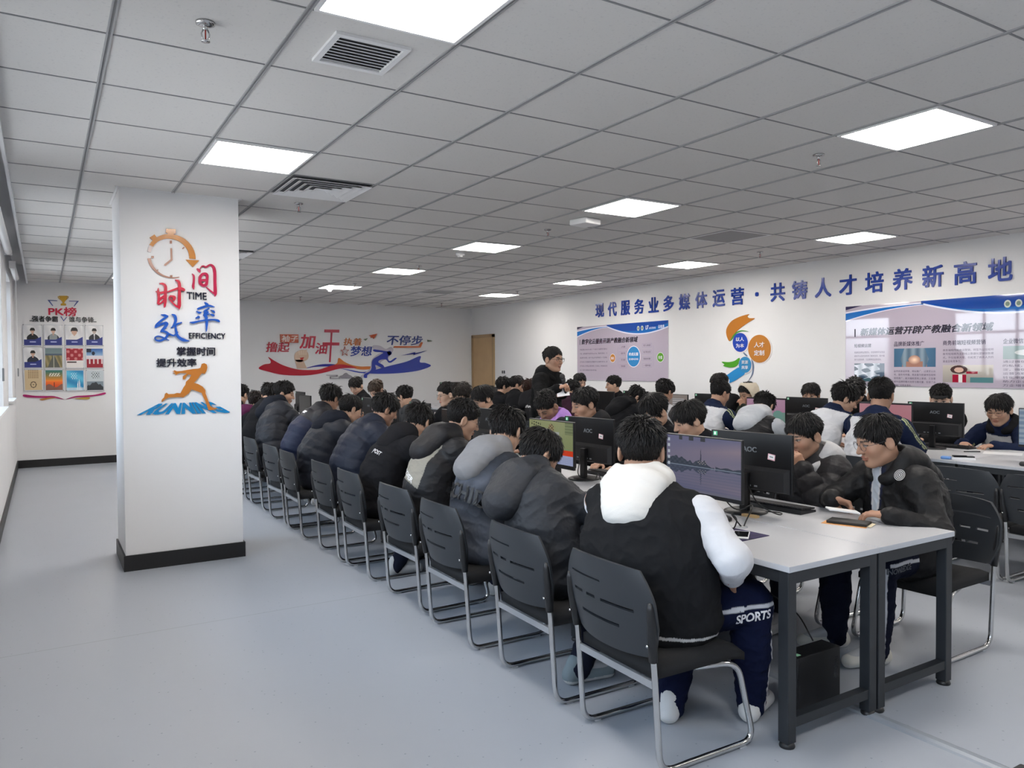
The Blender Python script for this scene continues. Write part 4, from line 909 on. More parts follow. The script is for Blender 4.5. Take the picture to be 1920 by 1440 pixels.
def portrait(kind):
    def f(u, v):
        top = .28+.16*max(0, (u-.6)/.4)**1.2
        if v < top: return (.16, .20, .48) if not (.33 < u < .68 and .15 < v < .20) else (.70, .74, .88)
        hx, hy = .5, .72 if kind != 2 else .70
        sc = 1 if kind != 2 else 1.45
        if math.hypot((u-hx)/(.115*sc), (v-hy)/(.125*sc)) < 1: 
            return (.12, .11, .11) if v > hy+.02*sc else ((.80, .66, .58) if kind != 3 else (.72, .66, .62))
        if abs(u-hx) < .14*sc and hy < v < hy+.15*sc and math.hypot((u-hx)/(.145*sc), (v-hy-.04)/(.13*sc)) < 1: return (.10, .10, .10)
        if abs(u-hx) < .05 and v < hy and v > hy-.22: return (.76, .62, .55) if kind != 3 else (.85, .85, .86)
        sh = .33*min(1, max(0, (hy-.13-v)/.18))**.5 if v < hy-.13 else 0
        if abs(u-hx) < sh:
            if kind == 1: return (.55, .58, .58) if abs(u-hx) < .22 else (.16, .17, .20)
            if kind == 2: return (.88, .87, .86)
            if kind == 3: return (.88, .88, .9) if abs(u-hx) < .03 else (.13, .14, .17)
            if kind == 4: return (.12, .15, .22)
            return (.07, .08, .09)
        return lerp((.82, .82, .83), (.90, .90, .90), .5+.5*math.sin(u*9+v*5))
    return f
def ph_road(u, v):
    if v > .72: return lerp((.58, .64, .62), (.42, .50, .52), v)
    if v > .62: return (.30, .36, .44)
    if abs(u-.5) < .04+.6*(.62-v)*.9: return (.34, .35, .32) if abs(u-.5) > .015 else (.75, .74, .66)
    return lerp((.62, .56, .40), (.45, .42, .28), .5+.5*math.sin(u*20+v*9))
def ph_red(u, v):
    if v < .38: return (.90, .88, .87) if not (.05 < u < .6 and .25 < v < .33) else (.25, .2, .2)
    return (.62, .13, .18) if math.sin(u*14)*math.sin(v*17) < .35 else (.80, .50, .50)
def ph_climb(u, v):
    if v > .62: return (.08, .12, .2) if math.hypot(u-.42, v-.75) < .1 or (u < .3 and v > .8) else lerp((.16, .35, .62), (.75, .84, .90), (1-v)*2)
    if v > .45: return (.85, .82, .84)
    return (.58, .08, .16) if math.sin(u*25) > -.5 or v < .2 else (.86, .80, .80)
def ph_ship(u, v):
    d = math.hypot((u-.5)*.9, v-.27)
    if abs(d-.14) < .02 or d < .03 or (d < .19 and abs(math.sin(4*math.atan2(v-.27, u-.5))) < .2): return (.28, .22, .16)
    if v > .55 and .2 < u < .8 and int(v*22) % 2 and math.sin(u*60) > -.3: return (.55, .45, .32)
    return (.80, .71, .56)
def ph_sun(u, v):
    if .2 < u < .85 and .68 < v < .86 and math.sin(u*40+v*20)*math.sin(v*50) > .1: return (.95, .93, .88)
    if v < .22+.08*math.sin(u*8): return (.52, .36, .30)
    if abs(u-.5) < .03 and v < .4: return (.15, .08, .08)
    return lerp((.96, .55, .16), (.12, .42, .42), max(0, v-.45)*1.8) if v > .45 else lerp((.80, .20, .10), (.96, .5, .14), v*2)
def ph_sea(u, v):
    if .5 < u < .95 and v < .65 and abs(u-.72) < .28*(.62-v) and math.sin(u*60) > -.4: return (.93, .95, .96)
    if .25 < u < .6 and .55 < v < .9 and math.sin(u*50)*math.sin(v*40) > .45: return (.95, .96, .97)
    if v < .12: return (.75, .86, .92)
    return lerp((.16, .52, .72), (.36, .74, .86), .5+.5*math.sin(v*9+u*3))
def ph_rock(u, v):
    if v < .42-.28*abs(u-.48)*1.6+.03*math.sin(u*25): return (.20, .22, .24)
    if .3 < u < .8 and .6 < v < .95 and math.sin(u*45)*math.sin(v*38) > .4: return (.15, .16, .18)
    return (.74, .78, .80) if v > .45 else (.48, .54, .58)
PT = [portrait(0), portrait(1), portrait(2), portrait(3), portrait(4), ph_road, ph_red, ph_climb, ph_ship, ph_sun, ph_sea, ph_rock]
LB = ['portrait panel of a person in a black jacket, top left corner of the board', 'portrait panel of a person in a grey school jacket on the board', 'portrait panel of a person in a white shirt shown close up', 'portrait panel of a person in a dark suit and tie',
      'portrait panel of a person in a dark jacket, first in the second row', 'picture panel of a straight road across yellow plains', 'red and white picture panel in the middle of the board', 'picture panel of a jumping climber over red and white', 'tan picture panel with a ship wheel', 'picture panel of an orange sunset under a green sky', 'picture panel of white sails on a blue sea', 'grey picture panel of a dark rock with brush characters']
xs = [(95, 292), (340, 535), (588, 780), (825, 1012)]; ys = [(440, 672), (705, 935), (962, 1200)]
for k in range(12):
    i, j = k % 4, k//4; sh = (0, 2, 6, 8)[i]
    (u0, v0), (u1, v1) = F([(xs[i][0]+j*5, ys[j][1]), (xs[i][1]+j*5, ys[j][0]+sh)])
    b = empty('picture_panel', ((u0+u1)/2, YA, (v0+v1)/2), 0, label=LB[k], cat='picture', group='acrylic panels on the honour board'); w2, h2 = (u1-u0)/2, (v1-v0)/2
    fr = Plane((0, 0, 0), (1, 0, 0), (0, 0, 1), (0, -1, 0))
    MB().box((0, -.012, 0), (2*w2+.03, .008, 2*h2+.03), None, .001).build('acrylic_plate', mat('acrylic_clear_white', 'd0d2d6', .12), b)
    m = MB(); picture(m, fr, -w2, -h2, w2, h2, .0175, PT[k], 48, 56); m.build('print', M_PRINT, b)
    m = MB()
    for sx in (-1, 1):
        for sz in (-1, 1): m.cyl((sx*(w2+.006), 0, sz*(h2+.006)), (sx*(w2+.006), -.02, sz*(h2+.006)), .006, 10)
    m.build('standoff_pin', M_CHROME, b, True)
# ================================================================== people: smooth implicit bodies
f32 = np.float32
def nrm(v): v = np.asarray(v, float); return v/max(np.linalg.norm(v), 1e-9)
def sm_(a, b, k): h = np.maximum(k-np.abs(a-b), 0)/k; return np.minimum(a, b)-h*h*k*.25
def sx_(a, b, k): h = np.maximum(k-np.abs(a-b), 0)/k; return np.maximum(a, b)+h*h*k*.25
def d_ell(p, c, r):
    x, y, z = (p[0]-c[0]), (p[1]-c[1]), (p[2]-c[2])
    k0 = np.sqrt((x/r[0])**2+(y/r[1])**2+(z/r[2])**2); k1 = np.sqrt((x/r[0]**2)**2+(y/r[1]**2)**2+(z/r[2]**2)**2)+1e-9
    return k0*(k0-1)/k1
def d_cap(p, a, b, r1, r2):
    ab = np.array(b, float)-np.array(a, float); L2 = ab@ab+1e-12
    x, y, z = p[0]-a[0], p[1]-a[1], p[2]-a[2]
    t = np.clip((x*ab[0]+y*ab[1]+z*ab[2])/L2, 0, 1)
    return np.sqrt((x-t*ab[0])**2+(y-t*ab[1])**2+(z-t*ab[2])**2)-(r1+(r2-r1)*t)
class Field:
    def __init__(s, lo, hi, h):
        s.lo = np.array(lo, float); s.h = h; s.n = np.ceil((np.array(hi)-s.lo)/h).astype(int)+2
        s.d = np.full(s.n, .25, f32)
    def blk(s, lo, hi):
        a = np.clip(np.floor((np.array(lo)-s.lo)/s.h).astype(int), 0, s.n); b = np.clip(np.ceil((np.array(hi)-s.lo)/s.h).astype(int)+1, 0, s.n)
        ax = [(s.lo[i]+s.h*np.arange(a[i], b[i])).astype(f32) for i in range(3)]
        return (slice(a[0], b[0]), slice(a[1], b[1]), slice(a[2], b[2])), (ax[0][:, None, None], ax[1][None, :, None], ax[2][None, None, :])
    def put(s, fn, lo, hi, k=.02, op=0):
        m = k+2.5*s.h; sl, p = s.blk(np.array(lo)-m, np.array(hi)+m)
        if s.d[sl].size == 0: return
        v = fn(p); b = s.d[sl]
        s.d[sl] = sm_(b, v, k) if op == 0 else sx_(b, -v, k)
    def cap(s, a, b, r1, r2=None, k=.02, op=0):
        r2 = r1 if r2 is None else r2; R = max(r1, r2); a, b = np.array(a, float), np.array(b, float)
        s.put(lambda p: d_cap(p, a, b, r1, r2), np.minimum(a, b)-R, np.maximum(a, b)+R, k, op)
    def puffcap(s, a, b, r1, r2, amp, per, k=.02, ph=0):
        """capsule with quilted rings"""
        a, b = np.array(a, float), np.array(b, float); ab = b-a; L = np.linalg.norm(ab); R = max(r1, r2)+amp
        def f(p):
            x, y, z = p[0]-a[0], p[1]-a[1], p[2]-a[2]
            t = np.clip((x*ab[0]+y*ab[1]+z*ab[2])/(L*L), 0, 1)
            return np.sqrt((x-t*ab[0])**2+(y-t*ab[1])**2+(z-t*ab[2])**2)-(r1+(r2-r1)*t)-amp*(np.abs(np.sin(np.pi*(t*L+ph)/per))**.6-.5)
        s.put(f, np.minimum(a, b)-R, np.maximum(a, b)+R, k)
    def ell(s, c, r, M=None, k=.02, op=0):
        c = np.array(c, float); r = np.array(r, float)
        if M is None: s.put(lambda p: d_ell(p, c, r), c-r, c+r, k, op); return
        R = r.max(); M = np.array(M, float)           # columns of M: local axes
        def f(p):
            x, y, z = p[0]-c[0], p[1]-c[1], p[2]-c[2]
            return d_ell(tuple(x*M[0, i]+y*M[1, i]+z*M[2, i] for i in range(3)), (0, 0, 0), r)
        s.put(f, c-R, c+R, k, op)
    def flatcap(s, a, b, ra, rb, e1, k=.03, amp=0, per=.1, ph=0):
        """tube a->b whose cross-section is an ellipse: ra=(half width along e1, half depth)"""
        a, b = np.array(a, float), np.array(b, float); ab = b-a; L = np.linalg.norm(ab); t_ = ab/L
        e1 = nrm(np.array(e1)-t_*(t_@np.array(e1))); e2 = np.cross(t_, e1); R = max(ra+rb)+amp
        def f(p):
            x, y, z = p[0]-a[0], p[1]-a[1], p[2]-a[2]
            w = x*t_[0]+y*t_[1]+z*t_[2]; t = np.clip(w/L, 0, 1); ex = w-t*L
            rx = ra[0]+(rb[0]-ra[0])*t; ry = ra[1]+(rb[1]-ra[1])*t
            if amp: q_ = amp*(np.abs(np.sin(np.pi*(t*L+ph)/per))**.6-.5); rx = rx+q_; ry = ry+q_
            u = x*e1[0]+y*e1[1]+z*e1[2]; v = x*e2[0]+y*e2[1]+z*e2[2]
            k0 = np.sqrt((u/rx)**2+(v/ry)**2+(ex/ry)**2); k1 = np.sqrt((u/rx**2)**2+(v/ry**2)**2+(ex/ry**2)**2)+1e-6
            return k0*(k0-1)/k1
        s.put(f, np.minimum(a, b)-R, np.maximum(a, b)+R, k)
    def mesh(s):
        d = s.d; ins = d < 0; n = d.shape
        c = np.zeros(tuple(x-1 for x in n), np.uint8)
        for i in (0, 1):
            for j in (0, 1):
                for k in (0, 1): c += ins[i:n[0]-1+i, j:n[1]-1+j, k:n[2]-1+k]
        act = (c > 0) & (c < 8); I = np.argwhere(act)
        if len(I) == 0: return np.zeros((0, 3)), np.zeros((0, 4), int)
        vid = np.full(c.shape, -1, np.int32); vid[act] = np.arange(len(I))
        crn = [(i, j, k) for i in (0, 1) for j in (0, 1) for k in (0, 1)]
        D = {q: d[I[:, 0]+q[0], I[:, 1]+q[1], I[:, 2]+q[2]] for q in crn}
        P = np.zeros((len(I), 3)); N = np.zeros(len(I))
        for q in crn:
            for ax in range(3):
                if q[ax] == 0:
                    q2 = list(q); q2[ax] = 1; q2 = tuple(q2); A, B = D[q], D[q2]; m = (A < 0) != (B < 0)
                    t = np.where(m, A/np.where(m, A-B, 1), 0)
                    pt = np.tile(np.array(q, float), (len(I), 1)); pt[:, ax] += t
                    P += pt*m[:, None]; N += m
        V = s.lo+s.h*(I+P/N[:, None]); fs = []
        for ax in range(3):
            o = [(1, 2), (2, 0), (0, 1)][ax]
            sl0 = [slice(None)]*3; sl1 = [slice(None)]*3; sl0[ax] = slice(0, -1); sl1[ax] = slice(1, None)
            a, b = ins[tuple(sl0)], ins[tuple(sl1)]; E = np.argwhere(a != b)
            ok = np.all([(E[:, o[0]] > 0), (E[:, o[1]] > 0), (E[:, o[0]] < n[o[0]]-1), (E[:, o[1]] < n[o[1]]-1)], axis=0); E = E[ok]
            if len(E) == 0: continue
            flip = ~a[E[:, 0], E[:, 1], E[:, 2]]; q = []
            for da, db in ((1, 1), (0, 1), (0, 0), (1, 0)):
                J = E.copy(); J[:, o[0]] -= da; J[:, o[1]] -= db; q.append(vid[J[:, 0], J[:, 1], J[:, 2]])
            q = np.stack(q, 1); q[flip] = q[flip][:, ::-1]; fs.append(q)
        return V, np.concatenate(fs)
def vnormals(V, F_):
    a = V[F_[:, 2]]-V[F_[:, 0]]; b = V[F_[:, 3]]-V[F_[:, 1]]; n = np.cross(a, b); N = np.zeros_like(V)
    for i in range(4):
        for x in range(3): N[:, x] += np.bincount(F_[:, i], n[:, x], len(V))
    return N/(np.linalg.norm(N, axis=1, keepdims=True)+1e-12)
def relax(V, F_, it=1, lam=.5):
    for _ in range(it):
        S_ = np.zeros_like(V); C_ = np.zeros(len(V))
        for i in range(4):
            j = F_[:, (i+1) % 4]
            for x in range(3): S_[:, x] += np.bincount(F_[:, i], V[j, x], len(V))
            C_ += np.bincount(F_[:, i], minlength=len(V))
            for x in range(3): S_[:, x] += np.bincount(j, V[F_[:, i], x], len(V))
            C_ += np.bincount(j, minlength=len(V))
        V = V+(S_/np.maximum(C_, 1)[:, None]-V)*lam
    return V
def quick_mesh(name, V, F_, m, parent, col=None, smooth=True, nf=4):
    me = bpy.data.meshes.new(name); V = np.asarray(V, f32); F_ = np.asarray(F_, np.int32)
    me.vertices.add(len(V)); me.vertices.foreach_set('co', V.ravel()); me.loops.add(F_.size); me.loops.foreach_set('vertex_index', F_.ravel())
    me.polygons.add(len(F_)); me.polygons.foreach_set('loop_start', np.arange(0, F_.size, nf, dtype=np.int32))
    me.polygons.foreach_set('loop_total', np.full(len(F_), nf, np.int32))
    me.polygons.foreach_set('use_smooth', np.full(len(F_), smooth)); me.materials.append(m); me.update(calc_edges=True)
    if col is not None:
        at = me.color_attributes.new('Col', 'FLOAT_COLOR', 'POINT'); c = np.ones((len(V), 4), f32); c[:, :3] = col; at.data.foreach_set('color', c.ravel())
    o = bpy.data.objects.new(name, me); COL.objects.link(o)
    if parent is not None: o.parent = parent
    return o
def wrinkle(V, seed, amp, wl=.10):
    r = np.random.RandomState(seed); w = np.zeros(len(V)); P = V+.02*np.sin(V[:, [1, 2, 0]]*17+seed)
    for _ in range(6):
        k = r.normal(size=3)*np.array((.7, .7, 1.3)); k = k/np.linalg.norm(k)*2*np.pi/(wl*r.uniform(.6, 1.6)); w += np.sin(P@k+r.uniform(0, 6.28))
    w = w/6; return amp*(1-2*np.abs(w)**.7)
# ------------------------------------------------------------------ head in its own frame: x right, y face, z up
def head_field(p):
    d = d_ell(p, (0, -.012, .032), (.076, .096, .087))
    d = sm_(d, d_ell(p, (0, .030, -.036), (.058, .058, .080)), .035)
    ax = np.abs(p[0]); q = (ax, p[1], p[2])
    d = sm_(d, d_cap(q, (.046, -.002, -.062), (.016, .060, -.098), .019, .017), .03)
    d = sm_(d, d_ell(p, (0, .070, -.100), (.018, .016, .014)), .02)
    d = sm_(d, d_ell(q, (.041, .052, -.024), (.026, .026, .026)), .03)
    d = sm_(d, d_cap(q, (.046, .066, .022), (.010, .084, .020), .010, .010), .015)
    d = sx_(d, -d_ell(q, (.031, .107, .001), (.021, .020, .015)), .012)
    d = sm_(d, d_ell(q, (.031, .0765, .002), (.0155, .0145, .0135)), .005)
    d = sm_(d, d_cap(p, (0, .088, .012), (0, .108, -.028), .0075, .0115), .011)
    d = sm_(d, d_ell(q, (.0115, .096, -.030), (.009, .010, .008)), .007)
    d = sm_(d, d_ell(p, (0, .088, -.057), (.022, .011, .0065)), .006)
    d = sm_(d, d_ell(p, (0, .086, -.0685), (.019, .011, .0075)), .006)
    d = sx_(d, -d_ell(p, (0, .101, -.0625), (.022, .008, .0018)), .004)
    e = d_ell((ax*.97+p[1]*.24, p[1]*.97-ax*.24, p[2]-p[1]*.12), (.077, -.030, -.008), (.010, .021, .034))
    e = sx_(e, -d_ell((ax*.97+p[1]*.24, p[1]*.97-ax*.24, p[2]-p[1]*.12), (.0875, -.026, -.004), (.007, .012, .021)), .006)
    return sm_(d, e, .008)
SKINS = {'a': (.43, .265, .185), 'b': (.38, .22, .148), 'c': (.50, .33, .245), 'd': (.32, .18, .12)}
def skin_color(L, base, down):
    """colour of the skin from head coordinates L"""
    x, y, z = np.abs(L[:, 0]), L[:, 1], L[:, 2]; c = np.tile(np.array(base), (len(L), 1))
    c *= (1+.05*np.sin(L[:, :1]*90+2)*np.sin(L[:, 2:]*70))
    ck = np.exp(-(((x-.042)/.022)**2+((z+.03)/.022)**2))*(y > .03); c = c*(1+ck[:, None]*np.array((.06, -.05, -.05)))
    lip = ((x/.023)**2+((z+.063)/.0135)**2 < 1) & (y > .06); c[lip] = np.array(base)*np.array((.86, .60, .62))
    lp2 = ((x/.022)**2+((z+.0625)/.0022)**2 < 1) & (y > .06); c[lp2] = np.array(base)*.35
    eye = (((x-.031)/.0145)**2+((z-.001+.001*down)/(.0024 if down else .0040))**2 < 1) & (y > .05); c[eye] = (.16, .13, .12) if down else (.30, .275, .26)
    iris = ((x-.030)**2+(z-.001)**2 < (.003 if down else .0056)**2) & (y > .05); c[iris] = (.025, .016, .012)
    lash = (np.abs(x-.031) < .0165) & (np.abs(z-((.0042 if down else .0068)-((x-.031)/.0165)**2*.004)) < .0024) & (y > .05); c[lash] = (.02, .014, .012)
    br = (x > .013) & (x < .051) & (np.abs(z-(.0235-(x-.03)**2*4.)) < .0038) & (y > .045); c[br] = (.045, .03, .025)
    return c
# ------------------------------------------------------------------ hair
def hair_parts(style, seed, near=True):
    S_ = dict(spiky=(.040, .55, .018, .030, .35), fringe=(.046, .22, .020, .037, .2), crop=(.030, .55, .008, .030, .5), part=(.034, .22, .010, .026, .12), mop=(.052, .32, .028, .042, .5), bowl=(.058, .14, .036, .048, .15))[style]
    Ltop, lift, Lside, Lfr, jit = S_
    r = np.random.RandomState(seed); N = (4400, 2200, 700)[near-1]
    c0 = np.array((0, -.012, .034)); rad = np.array((.079, .099, .090))
    D = r.normal(size=(N*3, 3)); D /= np.linalg.norm(D, axis=1, keepdims=True); P = c0+rad*D
    lowside = {'crop': .012, 'spiky': -.002, 'part': .0}.get(style, -.012)
    zmin = lambda y, x: np.interp(y, [-.115, -.08, -.045, -.012, .02, .045, .066, .085, .11], [-.070, -.066, -.050, lowside*.5, lowside, .028, .066, .076, .080])
    ok = P[:, 2] > zmin(P[:, 1], P[:, 0]); P = P[ok][:N]; D = D[ok][:N]; n = D/rad; n /= np.linalg.norm(n, axis=1, keepdims=True)
    crown = np.array((.01, -.040, .118)); fl = P-crown; fl[:, 2] -= .02
    if style == 'part': fl = fl+np.array((.05, .02, 0))*np.exp(-((P[:, 2:]-.12)/.05)**2)
    fl -= n*np.sum(fl*n, 1, keepdims=True); fl /= np.linalg.norm(fl, axis=1, keepdims=True)+1e-9
    wt = np.clip((P[:, 2]-.02)/.06, 0, 1); fr = np.clip((P[:, 1]-.02)/.05, 0, 1)*wt
    Ln = (Lside+(Ltop-Lside)*wt)*(1-fr)+Lfr*fr; Ln *= r.uniform(.7, 1.25, len(P))
    lf = (lift*wt+.10*(1-wt))[:, None]; d = n*lf+fl*(1-lf)+r.normal(size=P.shape)*jit*.5; d /= np.linalg.norm(d, axis=1, keepdims=True)
    S = 4; ns = 3; r0 = (.0030, .0042, .0085)[near-1]; pts = [P.copy()]
    for k in range(S):
        q = pts[-1]+d*(Ln/S)[:, None]
        e = (q-c0)/(rad*1.02); L = np.linalg.norm(e, axis=1, keepdims=True); q = np.where(L < 1, c0+(rad*1.02)*e/np.maximum(L, 1e-6), q)
        pts.append(q); d = d*.75+fl*.22+np.array((0, 0, -.16)); d += r.normal(size=d.shape)*.08; d /= np.linalg.norm(d, axis=1, keepdims=True)
    V = []; Fs = []; t_ = nrmr(pts[-1]-pts[0]); a = np.cross(t_, n); a = nrmr(a+1e-6); b = np.cross(t_, a); M = len(P)
    prof = [1, 1.05, .9, .6, .12]
    for k in range(S+1):
        for j in range(ns):
            th = 2*math.pi*j/ns; V.append(pts[k]+(a*math.cos(th)*1.5+b*math.sin(th)*.8)*r0*prof[k])
    V = np.stack(V, 1).reshape(-1, 3); nv = (S+1)*ns; base = np.arange(M)[:, None]*nv
    for k in range(S):
        for j in range(ns):
            j2 = (j+1) % ns; Fs.append(np.concatenate([base+k*ns+j, base+k*ns+j2, base+(k+1)*ns+j2, base+(k+1)*ns+j], 1))
    Fs = np.concatenate(Fs)
    # close fitting cap under the locks
    nu, nvv = 44, 30; cv = []; cf = []
    U, Vv = np.meshgrid(np.linspace(0, 2*np.pi, nu, endpoint=False), np.linspace(0, np.pi*.78, nvv)); 
    cp = c0+rad*np.array((1.015, 1.012, 1.02))*np.stack([np.sin(Vv)*np.cos(U), np.sin(Vv)*np.sin(U), np.cos(Vv)], -1); cp = cp.reshape(-1, 3)
    okc = cp[:, 2] > zmin(cp[:, 1], cp[:, 0])-.004
    for j in range(nvv-1):
        for i in range(nu):
            q = [j*nu+i, (j+1)*nu+i, (j+1)*nu+(i+1) % nu, j*nu+(i+1) % nu]
            if sum(okc[q]) >= 3: cf.append(q)
    cf = np.array(cf); V2 = np.concatenate([V, cp]); F2 = np.concatenate([Fs, cf+len(V)])
    tip = np.tile(np.repeat(np.array([.8, .9, 1.1, 1.25, 1.4]), ns), M)*np.repeat(r.uniform(.7, 1.4, M), nv)
    return V2, F2, np.concatenate([tip, np.full(len(cp), .8)])
def nrmr(a): return a/(np.linalg.norm(a, axis=1, keepdims=True)+1e-9)
# ------------------------------------------------------------------ limbs
def ik(a, b, l1, l2, pole):
    a, b = np.array(a, float), np.array(b, float); d = b-a; L = np.linalg.norm(d); u = d/max(L, 1e-6)
    if L > (l1+l2)*.995: b = a+u*(l1+l2)*.995; L = (l1+l2)*.995
    x = (l1*l1-l2*l2+L*L)/(2*L); h = math.sqrt(max(l1*l1-x*x, 0)); p = np.array(pole, float); p = nrm(p-u*(p@u)); return a+u*x+p*h, b
def hand(fd, w, d, n, thumb, curl=.5, spread=0, sc=1.0, grip=0, point=0):
    """palm, four bent fingers and a thumb; w wrist, d finger direction, n palm side, thumb=+1/-1 along s"""
    d = nrm(d); n = nrm(np.array(n)-d*(d@np.array(n))); s = np.cross(d, n)*thumb; w = np.array(w, float)
    fd.flatcap(w-d*.01, w+d*.03*sc, (.026*sc, .019*sc), (.034*sc, .016*sc), s, .015)
    fd.flatcap(w+d*.03*sc, w+d*.078*sc, (.036*sc, .0150*sc), (.040*sc, .0135*sc), s, .012)
    for i, (off, ln) in enumerate(((.030, .070), (.0105, .078), (-.0095, .072), (-.0285, .056))):
        a = w+(d*(.082-.004*abs(i-1))+s*off)*sc; ang = curl*(.9+.15*i); q = d+s*spread*(1.5-i)*.1
        if point and i == 0: ang = .15
        seg = (.45, .31, .24); r = .0090
        for k in range(3):
            q = nrm(q*math.cos(ang)+n*math.sin(ang)-n*0); nn = nrm(n-q*(q@n)); b = a+q*ln*seg[k]*sc
            fd.cap(a, b, r*sc, (r-.0009)*sc, .005 if k else .008); a = b; r -= .0009; n_ = nn; q = nrm(q*math.cos(ang*.8)+nn*math.sin(ang*.8)) if k < 2 else q; ang = ang*.75
    a = w+(d*.022+s*.030+n*.004)*sc; b = w+(d*.050+s*(.055-.02*grip)+n*(.016+.02*grip))*sc; c = b+nrm(d*.8+s*(.25-.7*grip)+n*(.2+.5*grip))*.034*sc; e = c+nrm(d*.9-s*(.0+.6*grip)+n*(.15+.3*grip))*.026*sc
    fd.cap(a, b, .014*sc, .0115*sc, .012); fd.cap(b, c, .0112*sc, .010*sc, .005); fd.cap(c, e, .0098*sc, .0082*sc, .004)
# ------------------------------------------------------------------ one whole person
BLACK, INK, CHAR = (.0105, .0108, .0125), (.013, .017, .030), (.030, .032, .037)
def person(label, head, hip, heading, phi, pitch=15, roll=0, hands=None, wear=None, hair='fringe', hcol=(.010, .009, .009), skin='a', q=1, glasses=None, bulk=1.0, hs=1.07, seat=.43, stand=False, legs=None, hpose=None, seed=0, group=None, hatcol=None, hidelegs=False):
    """head/hip: where head centre and hip sit in the room; heading: body direction; phi: turn of the face from the lens towards picture left"""
    w = dict(col=BLACK, puff=0, hood=None, sleeves=None, collar=.2, shell=False, pants=(.012, .014, .026), shoe=(.55, .55, .55), fn=None, hoodsize=1.0, stripe=None, inner=None); w.update(wear or {})
    hw = np.array(head, float); hp = np.array(hip, float)
    hd = nrm(np.array((heading[0], heading[1], 0.))); ang = math.atan2(-hd[0], hd[1])
    root = empty('person', (hp[0], hp[1], 0), ang); setprops(root, label, 'person', group)
    ca, sa = math.cos(-ang), math.sin(-ang)
    def loc(p): x, y = p[0]-hp[0], p[1]-hp[1]; return np.array((x*ca-y*sa, x*sa+y*ca, p[2]))
    def dirl(v): return np.array((v[0]*ca-v[1]*sa, v[0]*sa+v[1]*ca, v[2]))
    hc = loc(hw); tocam = nrm(np.array((CAM[0]-hw[0], CAM[1]-hw[1], 0))); rt = np.cross(-tocam, (0, 0, 1)); ph = math.radians(phi)
    fw = dirl(math.cos(ph)*tocam-math.sin(ph)*rt); pt = math.radians(pitch)
    Y = nrm(np.array((fw[0]*math.cos(pt), fw[1]*math.cos(pt), -math.sin(pt)))); X = nrm(np.cross(Y, (0, 0, 1))); Z = np.cross(X, Y)
    ro = math.radians(roll); X, Z = X*math.cos(ro)+Z*math.sin(ro), Z*math.cos(ro)-X*math.sin(ro)
    M = np.stack([X, Y, Z], 1)                                      # head frame columns
    H_ = lambda v: hc+M@(np.array(v)*hs)
    nb = H_((0, -.030, -.070)); hz = (seat+.09) if not stand else .95
    S0 = np.array((0, 0, hz)); mid = S0+np.array((0, -.045, .30)); N = nb+nrm(mid-nb+np.array((0, 0, -.10)))*.095
    B = lambda t: S0*(1-t)**2+(S0+np.array((0, -.075, .27)))*2*t*(1-t)+N*t*t
    P = [B(t) for t in (0, .2, .42, .64, .84, 1)]; up = nrm(P[5]-P[3]); bx = np.array((1, 0, 0)); fwd = np.cross(up, bx)
    if fwd[1] < 0: fwd = -fwd
    sw = .168*(1+(bulk-1)*.65); SHL = N+bx*-sw-up*.060+fwd*.012; SHR = N+bx*sw-up*.060+fwd*.012
    hands = hands or [None, None]; hpose = hpose or [{}, {}]; arms = []
    for i, (sh, sgn) in enumerate(((SHL, -1), (SHR, 1))):
        t = hands[i]
        tl = loc(t) if t is not None else np.array((sgn*.13, min(.50, N[1]+.40), TZ+.035 if not stand else .80))
        pole = hpose[i].get('pole', (sgn*.75, -.25, -.6)); el, wr = ik(sh, tl, .285, .255, pole); arms.append((sh, el, wr, sgn))
    LG = []
    for sgn in (-1, 1):
        h = np.array((sgn*.092, 0.01, hz-.01))
        if stand: kn, an = np.array((sgn*.10, .03, .50)), np.array((sgn*.10, -.01, .09)); toe = an+np.array((sgn*.03, .17, -.055))
        else:
            lg = (legs or {}).get(sgn, (.15, .40, 0.02)); kn = np.array((sgn*lg[0], lg[1], seat+.085)); an = np.array((sgn*(lg[0]+.0), lg[1]+lg[2], .10)); toe = an+np.array((sgn*.03, .165, -.055))
        LG.append((h, kn, an, toe))
    allp = np.array([hc+Z*.15*hs, hc-Z*.15, hc+Y*.14, hc-Y*.14, hc+X*.12, hc-X*.12]+[a for ar in arms for a in ar[:3]]+[a for l in LG for a in l]+P)
    h = (.0047, .0066, .0096)[q-1]; lo, hi = allp.min(0)-.14, allp.max(0)+.14; lo[2] = -.01
    # ---- body
    fb = Field(lo, hi, h)
    Hb = .155*hs; invs = 1/hs
    def fh(p):
        x, y, z = p[0]-f32(hc[0]), p[1]-f32(hc[1]), p[2]-f32(hc[2]); return hs*head_field(tuple((x*f32(M[0, i])+y*f32(M[1, i])+z*f32(M[2, i]))*f32(invs) for i in range(3)))
    fb.put(fh, hc-Hb, hc+Hb, .02)
    fb.cap(H_((0, -.022, -.055)), N-up*.02+fwd*.01, .053*hs, .058*hs, .03)
    rr = [(.15, .115), (.14, .105), (.14, .11), (.155, .105), (.13, .085), (.06, .055)]
    for i in range(5): fb.flatcap(P[i], P[i+1], rr[i], rr[i+1], bx, .04)
    for (sh, el, wr, sgn) in arms:
        fb.cap(N-up*.045, sh, .050, .048, .04); fb.cap(sh, el, .043, .036, .03); fb.cap(el, wr, .035, .025, .02)
        i = 0 if sgn < 0 else 1; hpz = hpose[i]; d = dirl(np.array(hpz['d'], float)) if 'd' in hpz else np.array((-sgn*.45, .9, -.05)); n = dirl(np.array(hpz['n'], float)) if 'n' in hpz else np.array((0, -.1, -1))
        hand(fb, wr, d, n, sgn, hpz.get('curl', .35), sc=hpz.get('sc', 1.0), grip=hpz.get('grip', 0))
